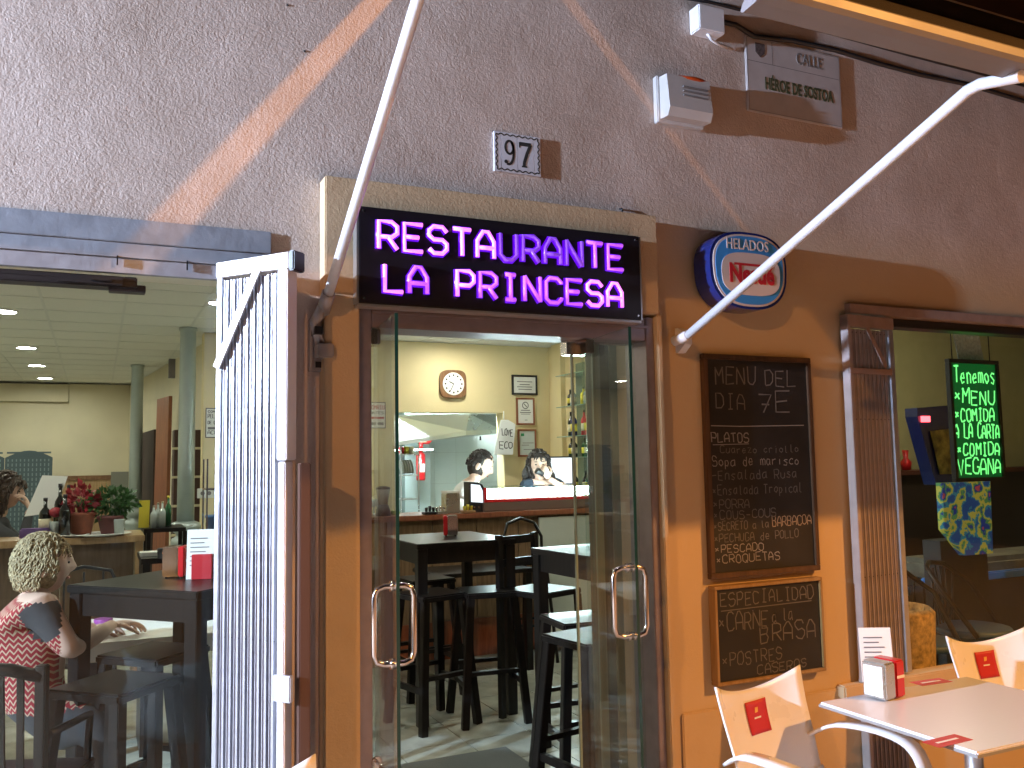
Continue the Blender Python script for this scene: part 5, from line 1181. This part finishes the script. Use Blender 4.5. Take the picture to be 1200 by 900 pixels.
box('blue_reflection', (a.x, 1.75, a.z-.06), (b.x, 1.79, a.z), BLUEL, bn, .01); box('cushion', (a.x+.3, 1.80, a.z-.05), (b.x, 2.25, a.z+.10), mk('olive_cushion', (.16, .15, .10), .8, var=.3, vs=8), bn, .04); box('base', (a.x+.05, 1.81, 0), (b.x, 2.2, a.z-.07), BLACKP, bn)
wb = thing('reflection_basket', 'tan wicker basket added behind the window sill in place of an ochre reflection', 'basket', (3.62, .40, .0)); m = MB(); m.lathe([(.16, 0), (.20, .3), (.22, .78), (.20, .80), (.19, .76)], seg=22); m.build('woven_body', mk('tan_wicker', (.38, .24, .10), .8, var=.5, vs=35, bump=.8, bs=50), wb)  # made-up basket, its tan colour stands for a reflection in the glass
m = MB(); m.lathe([(.12, -.05), (.11, 0)], (5.9, 1.9, CZ), 20); ll = thing('salon_fill_lamp', 'unseen round ceiling lamp added to light the room behind the right window', 'ceiling light'); m.build('lamp_shade', mk('salon_fill_glow', (.9, .8, .6), .5, emit=(1, .88, .62), es=110), ll)  # unseen lamp added to brighten the yellow wall

# ================================================================== TERRACE
def sheet_grid(fn, nu, nv, th):
    b = bmesh.new(); g = [[b.verts.new(fn(i/nu, j/nv)) for i in range(nu+1)] for j in range(nv+1)]
    for j in range(nv):
        for i in range(nu): b.faces.new((g[j][i], g[j][i+1], g[j+1][i+1], g[j+1][i])).smooth = True
    bmesh.ops.recalc_face_normals(b, faces=b.faces)
    bmesh.ops.solidify(b, geom=b.faces[:], thickness=th)
    for f in b.faces: f.smooth = True
    return b
def lerp_path(P, t):
    n = len(P)-1; t = min(max(t*n, 0), n-1e-6); i = int(t); f = t-i
    p0 = P[max(i-1, 0)]; p1 = P[i]; p2 = P[i+1]; p3 = P[min(i+2, n)]
    return tuple(.5*((2*p1[k])+(-p0[k]+p2[k])*f+(2*p0[k]-5*p1[k]+4*p2[k]-p3[k])*f*f+(-p0[k]+3*p1[k]-3*p2[k]+p3[k])*f**3) for k in range(len(p1)))
def bistro_chair(loc, rz, label):
    """faces -y; origin on the ground under the seat"""
    t = thing('plastic_chair', label, 'chair', loc, rz, 'white plastic terrace chairs')
    # (y, z, half width, curl)
    prof = [(-.215, .425, .19, .0), (-.19, .447, .205, .0), (-.05, .44, .215, .005), (.10, .43, .215, .02), (.165, .445, .215, .04), (.205, .50, .212, .055), (.235, .60, .215, .06), (.262, .70, .222, .055), (.275, .79, .232, .045)]
    def fn(u, v):
        y, z, hw_, cu = lerp_path(prof, v); a_ = 2*u-1
        k = max(0, (v-.55)/.45)
        return Vector((a_*hw_, y-cu*a_*a_, z+(.0 if v < .5 else .052*k*k*(a_*a_-.35))+ (.03*a_*a_*(1-k) if v < .6 else 0)))
    b = sheet_grid(fn, 16, 30, .007); s_ = MB(); s_.b.free(); s_.b = b; s_.build('shell', PLWH, t)
    for sgn in (-1, 1):
        m = MB(); path = [(sgn*.212, .185, .60), (sgn*.250, .10, .645), (sgn*.268, -.04, .652), (sgn*.262, -.15, .630), (sgn*.24, -.205, .56), (sgn*.215, -.20, .48), (sgn*.20, -.15, .445)]
        pts = [Vector(lerp_path(path, i/24)) for i in range(25)]
        sec = [(-.034, -.005), (.034, -.005), (.034, .005), (-.034, .005)]; rings = []
        for i, p in enumerate(pts):
            d = (pts[min(i+1, 24)]-pts[max(i-1, 0)]).normalized(); sd = Vector((1, 0, 0)); sd = (sd-d*sd.dot(d)).normalized(); nu = d.cross(sd)
            rings.append([m.b.verts.new(p+sd*a_+nu*b_) for a_, b_ in sec])
        for r0, r1 in zip(rings, rings[1:]):
            for k in range(4): m.b.faces.new((r0[k], r0[(k+1) % 4], r1[(k+1) % 4], r1[k])).smooth = True
        m.b.faces.new(rings[0]); m.b.faces.new(rings[-1]); m.build('armrest', PLWH, t)
        for sy in (-1, 1):
            m = MB(); m.tube([(sgn*.16, sy*.13, .43), (sgn*.20, sy*.19, .25), (sgn*.225, sy*.225, 0)], .012, 10); m.build('leg', ALU, t)
    # advert sticker on the front of the back rest
    def st_fn(u, v, e=.0105):
        q = fn(.5+(u-.5)*.24+.02, .865+(v-.5)*.135); return Vector((q.x, q.y-e, q.z))
    b = sheet_grid(lambda u, v: st_fn(u, v), 6, 8, .0008); s_ = MB(); s_.b.free(); s_.b = b; lb = s_.build('advert_label', REDD, t)
    c = st_fn(.5, .72, .012); m = MB(); m.ribbon([(c.x-.008, c.y-.001, c.z), (c.x+.008, c.y-.001, c.z)], .018); m.build('emblem', GOLD, lb)
    c = st_fn(.5, .48, .012); m = MB(); m.ribbon([(c.x-.018, c.y-.001, c.z), (c.x+.018, c.y-.001, c.z)], .006); m.build('lettering', PAPER, lb)
    return t
bistro_chair((2.08, -.72, 0), R(13), 'white plastic armchair with a red label left of the terrace table')
bistro_chair((3.33, -.59, 0), R(-3), 'white plastic armchair with a red label at the far right of the terrace table')
bistro_chair((.42, -.90, 0), R(28), 'white plastic armchair in front of the folded gate, only its top in view')
tt_ = thing('terrace_table', 'square white terrace table with red advert stickers by the wall', 'table', (2.58, -.865, 0))
box('tabletop', (-.36, -.295, .712), (.36, .295, .730), TABTOP, tt_, .004)
box('edge_band', (-.362, -.297, .714), (.362, .297, .722), mk('grey_edge', (.3, .3, .3), .4), tt_)
m = MB(); m.tube([(0, 0, .02), (0, 0, .711)], .028, 14); m.build('pedestal', ALU, tt_)
for k in range(4):
    a_ = R(45+90*k); m = MB(); m.tube([(0, 0, .05), (math.cos(a_)*.30, math.sin(a_)*.30, .015)], [.022, .014], 8); m.build('foot', ALU, tt_)
def sticker(px_, py_, rz):
    c = at(px_, py_, z=.731); o_ = c-Vector((2.58, -.865, 0)); M4 = Matrix.Translation((o_.x, o_.y, .7305))@Matrix.Rotation(rz, 4, 'Z')
    m = MB(); m.box((-.072, -.030, 0), (.072, .030, .0008), 0, M4); s_ = m.build('advert_sticker', REDD, tt_)
    m = MB(); m.box((-.045, -.005, .0009), (.045, .005, .0012), 0, M4); m.build('lettering', PAPER, s_)
sticker(1110, 868, R(2)); sticker(1091, 799, R(-4))
dsp = at(1043, 818, z=.731)
def big_dispenser(loc, rz):
    t = thing('napkin_dispenser', 'steel and red napkin dispenser on the white terrace table', 'napkin dispenser', loc, rz)
    box('metal_case', (-.060, -.045, .003), (-.001, .045, .125), INOX, t, .006); box('napkins', (-.0625, -.036, .012), (-.0605, .036, .112), PAPER, t)
    box('red_front', (.0, -.046, .003), (.050, .046, .127), REDP, t, .006)
    m = MB(); m.ribbon([(.004, -.0465, .072), (.046, -.0465, .072)], .010, (0, -1, 0)); m.build('lettering', PAPER, t)
    return t
big_dispenser((dsp.x, dsp.y+.02, .731), R(8))
mc = at(1033, 800, z=.731)
menu_card((mc.x+.01, mc.y+.03, .731), R(-28), 'white printed menu card behind the napkin dispenser on the terrace table', .115, .19)
# ================================================================== PEOPLE
def skin_mesh(nodes, edges, root, sub=2):
    names = list(nodes); me = bpy.data.meshes.new('body_cage'); me.from_pydata([tuple(nodes[n][0]) for n in names], [(names.index(a), names.index(b)) for a, b in edges], [])
    o = bpy.data.objects.new('body_cage', me); C.objects.link(o)
    o.modifiers.new('s', 'SKIN'); sm = o.modifiers.new('u', 'SUBSURF'); sm.levels = sub; sm.render_levels = sub
    for i, n in enumerate(names):
        r = nodes[n][1]; sv = me.skin_vertices[0].data[i]; sv.radius = r if isinstance(r, tuple) else (r, r); sv.use_root = (n == root)
    dg = bpy.context.evaluated_depsgraph_get(); out = bpy.data.meshes.new_from_object(o.evaluated_get(dg)); bpy.data.objects.remove(o); bpy.data.meshes.remove(me)
    return out
def smooth(e0, e1, x): t = min(max((x-e0)/(e1-e0), 0), 1); return t*t*(3-2*t)
def head_fn(size, male=0, old=0):
    def fn(u, p):
        x, y, z = u.x, u.y, u.z       # face looks to +y
        q = Vector((x*.076, y*.096, z*.116))
        j = smooth(.1, -.9, z)
        q.x *= 1-.30*j; q.y *= 1-.10*j if y > 0 else 1-.30*j
        if y < 0: q.y *= 1.06; 
        g = lambda a, s: math.exp(-(a/s)**2)
        if y > 0:
            q.y += .018*g(x, .14)*g(z+.14, .14)+.010*g(x, .12)*g(z-.02, .16)
            q.y -= .009*(g(x-.38, .17)+g(x+.38, .17))*g(z-.06, .12)
            q.y += .004*g(x, .5)*g(z-.22, .10)
            q.y += .004*g(x, .22)*g(z+.42, .06)+.003*g(x, .20)*g(z+.53, .05)-.002*g(x, .25)*g(z+.475, .03)
            q.y += .010*g(x, .30)*g(z+.78, .16)
            q.x += math.copysign(.004, x)*g(abs(x)-.6, .25)*g(z+.12, .2)
        return q*size
    return fn
def person(label, nodes, edges, root, head_c, head_dir, size, skin, cloth, zone, hair_fn=None, hands=(), tilt=0, roll=0):
    """nodes: joint -> (position, radius). zone(p) -> 1 where clothed. head looks along head_dir"""
    t = thing('person', label, 'person', (head_c[0], head_c[1], 0)); org = Vector((head_c[0], head_c[1], 0))
    me = skin_mesh(nodes, edges, root, 3 if cloth is KNIT else 2); m = MB(); m.b.from_mesh(me); bpy.data.meshes.remove(me)
    for f in m.b.faces: f.smooth = True; f.material_index = zone(f.calc_center_median())
    d = Vector(head_dir).normalized(); yv = d; xv = yv.cross(Vector((0, 0, 1))).normalized(); zv = xv.cross(yv)
    M3 = Matrix((xv, yv, zv)).transposed().to_4x4()@Matrix.Rotation(roll, 4, 'Y')
    hc = Vector(head_c); m.mi = 0
    m.blob(hc, 1, 40, 32, M3, head_fn(size))
    for s_ in (-1, 1):
        m.mi = 0; m.blob(hc+M3@(Vector((s_*.078, -.006, -.012))*size), (.010*size, .020*size, .032*size), 10, 8, M3)
        m.mi = 2; m.blob(hc+M3@(Vector((s_*.029, .0835, .008))*size), (.010*size, .005*size, .0055*size), 8, 6, M3)
        m.mi = 3; m.blob(hc+M3@(Vector((s_*.029, .089, .031))*size), (.016*size, .004*size, .0035*size), 8, 6, M3)
    m.mi = 4; m.blob(hc+M3@(Vector((0, .0885, -.054))*size), (.021*size, .006*size, .006*size), 10, 6, M3)
    for w_, dirv, palm, curl, s_ in hands:
        m.mi = 0; w_ = Vector(w_); f_ = Vector(dirv).normalized(); pn = Vector(palm).normalized(); sd = f_.cross(pn).normalized(); pn = sd.cross(f_)
        R3 = Matrix((sd, f_, pn)).transposed().to_4x4()
        m.blob(w_+f_*.045*s_, (.040*s_, .055*s_, .016*s_), 14, 8, R3)
        for k, (ox, L) in enumerate(((-.028, .072), (-.010, .082), (.009, .076), (.027, .060))):
            a0 = w_+f_*.085*s_+sd*ox*s_; pts = [a0-f_*.02*s_]; cdir = f_.copy(); ang = 0
            for seg_ in range(4):
                pts.append(pts[-1]+cdir*(L/3.2)*s_); ang += curl*(.8+.1*k); cdir = (f_*math.cos(ang)+pn*math.sin(ang))
            m.tube(pts, [.0092*s_, .0095*s_, .0088*s_, .0080*s_, .0060*s_], 8)
        a0 = w_+f_*.025*s_-sd*.030*s_
        m.tube([a0, a0+(f_*.5-sd*.8+pn*.2)*.025*s_, a0+(f_*1.1-sd*.9+pn*.6)*.038*s_, a0+(f_*1.6-sd*.7+pn*.9)*.045*s_], [.012*s_, .0115*s_, .0095*s_, .007*s_], 8)
    for v in m.b.verts: v.co -= org
    b = m.build('body', [skin, cloth, EYED, HAIRD if hair_fn is None else hair_fn[0], LIPS, GREYC], t)
    if hair_fn:
        hm, build = hair_fn; h = MB(); build(h, hc, M3, size)
        for v in h.b.verts: v.co -= org
        h.build('hair', hm, t)
    return t
def hair_cap(vol, cover, strands, L, cr, long_=0):
    """shell of hair plus many little locks. cover(u) -> True where hair grows"""
    def build(h, hc, M3, size):
        def fn(u, p):
            k = 1 if cover(u) else -.25
            n_ = noise.noise(u*5+hc)*.4+noise.noise(u*12)*.3
            q = Vector((u.x*(.078+vol*k*(1+n_*.6)), u.y*(.094+vol*k*(1+n_*.6)), u.z*(.113+vol*k*(1+n_*.6)))); q.y -= .008
            if u.z < -.1: q.x *= 1-.15*smooth(-.1, -.9, u.z)
            return q*size
        h.blob(hc, 1, 36, 26, M3, fn)
        c_ = 0
        while c_ < strands:
            u = Vector((random.gauss(0, 1), random.gauss(0, 1), random.gauss(0, 1))).normalized()
            if not cover(u): continue
            c_ += 1
            p = Vector((u.x*(.078+vol), u.y*(.094+vol)-.008, u.z*(.113+vol)))*size
            dn = Vector((random.uniform(-.5, .5), random.uniform(-.7, .2), -1 if u.z < .75 else -.2)).normalized(); dn = (dn-u*dn.dot(u)*.8).normalized()
            pts = [p-u*.012, p+dn*L*.4+u*cr, p+dn*L*.8+u*cr*.6+Vector((random.uniform(-1, 1), random.uniform(-1, 1), 0))*cr, p+dn*L-u*cr*.8]
            h.tube([hc+M3@(q) for q in pts], [.007*size*(long_ or 1), .008*size*(long_ or 1), .006*size*(long_ or 1), .0015], 5)
    return build

# blond woman seated with her back to the window, patterned top
def herring():
    m = mk('red_herringbone_knit', (.34, .02, .03), .9); n = m.node_tree; b = n.nodes['Principled BSDF']; L = n.links
    tc = n.nodes.new('ShaderNodeTexCoord'); sp_ = n.nodes.new('ShaderNodeSeparateXYZ'); L.new(tc.outputs['Object'], sp_.inputs[0])
    def M(op, x, y=0):
        q = n.nodes.new('ShaderNodeMath'); q.operation = op
        for i, v in enumerate((x, y)):
            if isinstance(v, (int, float)): q.inputs[i].default_value = v
            else: L.new(v, q.inputs[i])
        return q.outputs[0]
    u = M('ADD', sp_.outputs[0], M('MULTIPLY', sp_.outputs[1], -.8))
    fu = M('FRACT', M('MULTIPLY', u, 34)); tri = M('ABSOLUTE', M('SUBTRACT', fu, .5))
    nz = n.nodes.new('ShaderNodeTexNoise'); nz.inputs['Scale'].default_value = 18; L.new(tc.outputs['Object'], nz.inputs[0])
    v = M('ADD', M('MULTIPLY', sp_.outputs[2], 40), M('ADD', M('MULTIPLY', tri, 1.5), M('MULTIPLY', nz.outputs[0], .5)))
    row = M('MULTIPLY', M('GREATER_THAN', M('FRACT', v), .66), 1)
    mx = n.nodes.new('ShaderNodeMix'); mx.data_type = 'RGBA'; L.new(row, mx.inputs[0]); mx.inputs[6].default_value = (.27, .014, .024, 1); mx.inputs[7].default_value = (.46, .36, .25, 1)
    L.new(mx.outputs[2], b.inputs['Base Color']); return m
KNIT = herring()
Y0 = 1.38
hc = at(52, 661, Y0); S = 1.08
def A(px_, py_, y): return at(px_, py_, y)
N = {'pelvis': (A(20, 850, Y0-.02), (.17, .15)), 'waist': (A(22, 800, Y0), (.18, .16)), 'chest': (A(26, 750, Y0), (.20, .165)), 'up': (A(33, 715, Y0), (.15, .10)),
     'neck0': (A(42, 698, Y0), (.062, .06)), 'neck1': (A(47, 680, Y0+.01), (.056, .055)),
     'sr': (A(46, 712, Y0-.16), .072), 'er': (A(82, 762, Y0-.16), .050), 'mr': (A(112, 745, Y0+.10), .040), 'wr': (A(132, 732, Y0+.45), .027),
     'sl': (A(40, 712, Y0+.17), .072), 'el': (A(75, 752, Y0+.25), .050), 'wl': (A(110, 735, Y0+.52), .030),
     'kr': (A(120, 850, Y0-.10), .085), 'kl': (A(110, 842, Y0+.15), .085), 'ar': (A(125, 985, Y0-.08), .05), 'al': (A(115, 975, Y0+.15), .05)}
E_ = [('pelvis', 'waist'), ('waist', 'chest'), ('chest', 'up'), ('up', 'neck0'), ('neck0', 'neck1'), ('up', 'sr'), ('sr', 'er'), ('er', 'mr'), ('mr', 'wr'), ('up', 'sl'), ('sl', 'el'), ('el', 'wl'), ('pelvis', 'kr'), ('pelvis', 'kl'), ('kr', 'ar'), ('kl', 'al')]
nz_ = N['neck0'][0].z-.004; wx_ = N['er'][0].x-.035
KN = {k: v[0].copy() for k, v in N.items()}
def zone1(p):
    if p.z > nz_-.0: return 0
    if p.x > wx_ and p.z > .70: return 0
    if p.z < .58: return 5
    ax = KN['er']-KN['sr']; t_ = (p-KN['sr']).dot(ax)/ax.length_squared
    if -.15 < t_ < .60 and (p-KN['sr']-ax*t_).length < .080: return 5
    return 1
cov = lambda u: not (u.y > .25 and u.z < .50 and abs(u.x) < .85) and u.z > -.62 and not (u.y > -.05 and u.z < -.12)
wrist = N['wr'][0]
person('blond curly haired woman seated with her back turned, wearing a red and cream herringbone top', N, E_, 'pelvis', hc, (.95, .10, -.05), S, SKIN, KNIT, zone1, (HAIRB, hair_cap(.009, cov, 1300, .040, .006, .45)),
    [(wrist, (.9, .35, -.05), (0, 0, -1), .35, 1.05), (N['wl'][0], (.9, .2, -.1), (0, 0, -1), .4, 1.0)])
# dark haired guest at the left edge, hand at the mouth
YD = WY+.72
hc = at(8, 576, YD)
N = {'pelvis': (hc+Vector((-.10, .05, -.72)), (.15, .12)), 'chest': (hc+Vector((-.10, .04, -.36)), (.17, .12)), 'up': (hc+Vector((-.07, .03, -.24)), (.12, .09)), 'neck0': (hc+Vector((-.04, .01, -.17)), .05), 'neck1': (hc+Vector((-.02, 0, -.09)), .048),
     'sr': (hc+Vector((-.06, -.14, -.26)), .06), 'er': (hc+Vector((.13, -.30, -.36)), .045), 'wr': (hc+Vector((.155, -.10, -.13)), .027),
     'sl': (hc+Vector((-.06, .19, -.26)), .06), 'el': (hc+Vector((.12, .22, -.42)), .045), 'wl': (hc+Vector((.30, .10, -.36)), .028), 'kr': (hc+Vector((.0, -.1, -1.1)), .08), 'fr': (hc+Vector((0, -.1, -1.6)), .05), 'kl': (hc+Vector((0, .15, -1.1)), .08), 'fl': (hc+Vector((0, .15, -1.6)), .05)}
E2 = [('pelvis', 'chest'), ('chest', 'up'), ('up', 'neck0'), ('neck0', 'neck1'), ('up', 'sr'), ('sr', 'er'), ('er', 'wr'), ('up', 'sl'), ('sl', 'el'), ('el', 'wl'), ('pelvis', 'kr'), ('kr', 'fr'), ('pelvis', 'kl'), ('kl', 'fl')]
nn_ = {k: v for k, v in N.items()}
zone2 = lambda p: 0 if (p.z > nn_['neck0'][0].z-.01 and p.x < nn_['er'][0].x-.02) or (p-nn_['wr'][0]).length < .06 or (p-nn_['wl'][0]).length < .06 else 1
cov2 = lambda u: not (u.y > .30 and u.z < .42 and abs(u.x) < .8) and not (u.y > .35 and u.z < -.1)
person('dark haired guest in a dark jacket at the left edge, hand raised to the mouth', N, E2, 'pelvis', hc, (.96, -.12, -.12), 1.05, SKIN, GREYC, zone2, (HAIRM, hair_cap(.022, cov2, 300, .07, .012)), [(N['wr'][0], (-.35, .1, .9), (-.8, 0, -.3), .55, 1.0), (N['wl'][0], (.9, -.1, .1), (0, 0, -1), .5, 1.0)])
# man in white T-shirt behind the bar, looking down
YM = 4.52
hc = at(563, 545, YM); SZ = 1.17
N = {'pelvis': (hc+Vector((-.22, .05, -.66)), (.16, .12)), 'waist': (hc+Vector((-.20, .05, -.50)), (.15, .11)), 'chest': (hc+Vector((-.15, .04, -.30)), (.17, .12)), 'up': (hc+Vector((-.10, .03, -.20)), (.12, .09)), 'neck0': (hc+Vector((-.06, .01, -.13)), .060), 'neck1': (hc+Vector((-.02, 0, -.06)), .055),
     'sr': (hc+Vector((-.11, -.15, -.24)), .07), 'er': (hc+Vector((.03, -.22, -.46)), .048), 'wr': (hc+Vector((.17, -.18, -.38)), .028),
     'sl': (hc+Vector((-.07, .20, -.24)), .07), 'el': (hc+Vector((.08, .20, -.46)), .048), 'wl': (hc+Vector((.24, .05, -.40)), .028), 'kr': (hc+Vector((-.2, -.08, -1.1)), .09), 'fr': (hc+Vector((-.2, -.08, -1.6)), .06), 'kl': (hc+Vector((-.2, .16, -1.1)), .09), 'fl': (hc+Vector((-.2, .16, -1.6)), .06)}
E3 = [('pelvis', 'waist'), ('waist', 'chest')]+E2[1:]
nm = dict(N)
zone3 = lambda p: 5 if p.z < nm['pelvis'][0].z-.05 else 0 if (p.z > nm['neck0'][0].z-.015 or (p-nm['wr'][0]).length < .20 or (p-nm['wl'][0]).length < .20) else 1
cov3 = lambda u: (u.z > .12 and not (u.y > .30 and u.z < .60)) or (u.y < -.25 and u.z > -.30)
person('dark haired man in a white T-shirt behind the bar looking down', N, E3, 'pelvis', hc, (.80, -.42, -.48), SZ, SKIN2, TSHW, zone3, (HAIRD, hair_cap(.007, cov3, 200, .022, .004)), [(N['wr'][0], (.9, .3, -.2), (0, 0, -1), .4, 1), (N['wl'][0], (.9, -.3, -.2), (0, 0, -1), .4, 1)])
# woman drinking
YW = 4.50
hc = at(631, 545, YW); SZ = 1.14
N = {'pelvis': (hc+Vector((.05, .04, -.72)), (.16, .12)), 'waist': (hc+Vector((.05, .04, -.52)), (.15, .11)), 'chest': (hc+Vector((.03, .03, -.33)), (.18, .12)), 'up': (hc+Vector((.02, .02, -.20)), (.13, .085)), 'neck0': (hc+Vector((.01, .01, -.155)), .050), 'neck1': (hc+Vector((0, 0, -.08)), .047),
     'sr': (hc+Vector((-.155, .0, -.170)), .060), 'er': (hc+Vector((-.20, -.14, -.38)), .045), 'wr': (hc+Vector((-.10, -.20, -.30)), .027),
     'sl': (hc+Vector((.20, .02, -.170)), .060), 'el': (hc+Vector((.19, -.22, -.25)), .043), 'wl': (hc+Vector((.025, -.150, -.12)), .026), 'kr': (hc+Vector((-.04, 0, -1.1)), .09), 'fr': (hc+Vector((-.04, 0, -1.65)), .06), 'kl': (hc+Vector((.14, 0, -1.1)), .09), 'fl': (hc+Vector((.14, 0, -1.65)), .06)}
nw = dict(N)
zone4 = lambda p: 0 if (p.z > nw['neck0'][0].z-.03 and abs(p.x-hc.x) < .085) or p.y < nw['sl'][0].y-.13 else 1
cov4 = lambda u: not (u.y > .22 and u.z < .55 and abs(u.x) < .78)
def long_hair(h, hc, M3, size):
    hair_cap(.014, cov4, 200, .05, .008)(h, hc, M3, size)
    for i in range(260):
        a_ = random.uniform(.05, math.pi-.05); sx_ = math.cos(a_); y_ = -math.sin(a_)
        p = Vector((sx_*.088, y_*.085-.005, random.uniform(-.02, .05)))*size; L_ = random.uniform(.13, .19)
        k = random.uniform(-.02, .02)
        pts = [p, p+Vector((sx_*.012, 0, -L_*.35)), p+Vector((sx_*.030+k, .004, -L_*.75)), p+Vector((sx_*.020+k*2, .012, -L_))]
        h.tube([hc+M3@q for q in pts], [.010, .011, .009, .003], 5)
person('dark haired woman in a navy top behind the bar drinking from a small cup', N, E3, 'pelvis', hc, (-.35, -.93, -.05), SZ, SKIN2, NAVY, zone4, (HAIRD, long_hair), [(N['wl'][0], (-.35, .05, .85), (.1, .95, 0), .55, .95), (N['wr'][0], (.3, -.5, .7), (0, 1, 0), .4, .95)])
cpp = nw['wl'][0]+Vector((-.075, -.035, .035)); dk = thing('drinking_cup', 'small dark cup held at the drinking woman\'s mouth', 'cup', cpp); m = MB(); m.lathe([(.022, 0), (.032, .07), (.030, .075)], (0, 0, 0), 14, Matrix.Rotation(R(-60), 4, 'Y')); m.build('cup', BLACKP, dk)
# dark eaves added above the awning to shade the wall behind
ev = MB(); ev.box((1.4, -.62, 3.84), (8, -.001, 3.92)); o = ev.build('added_eave', mk('dark_eave_timber', (.05, .025, .016), .8, var=.3, vs=5), bld)
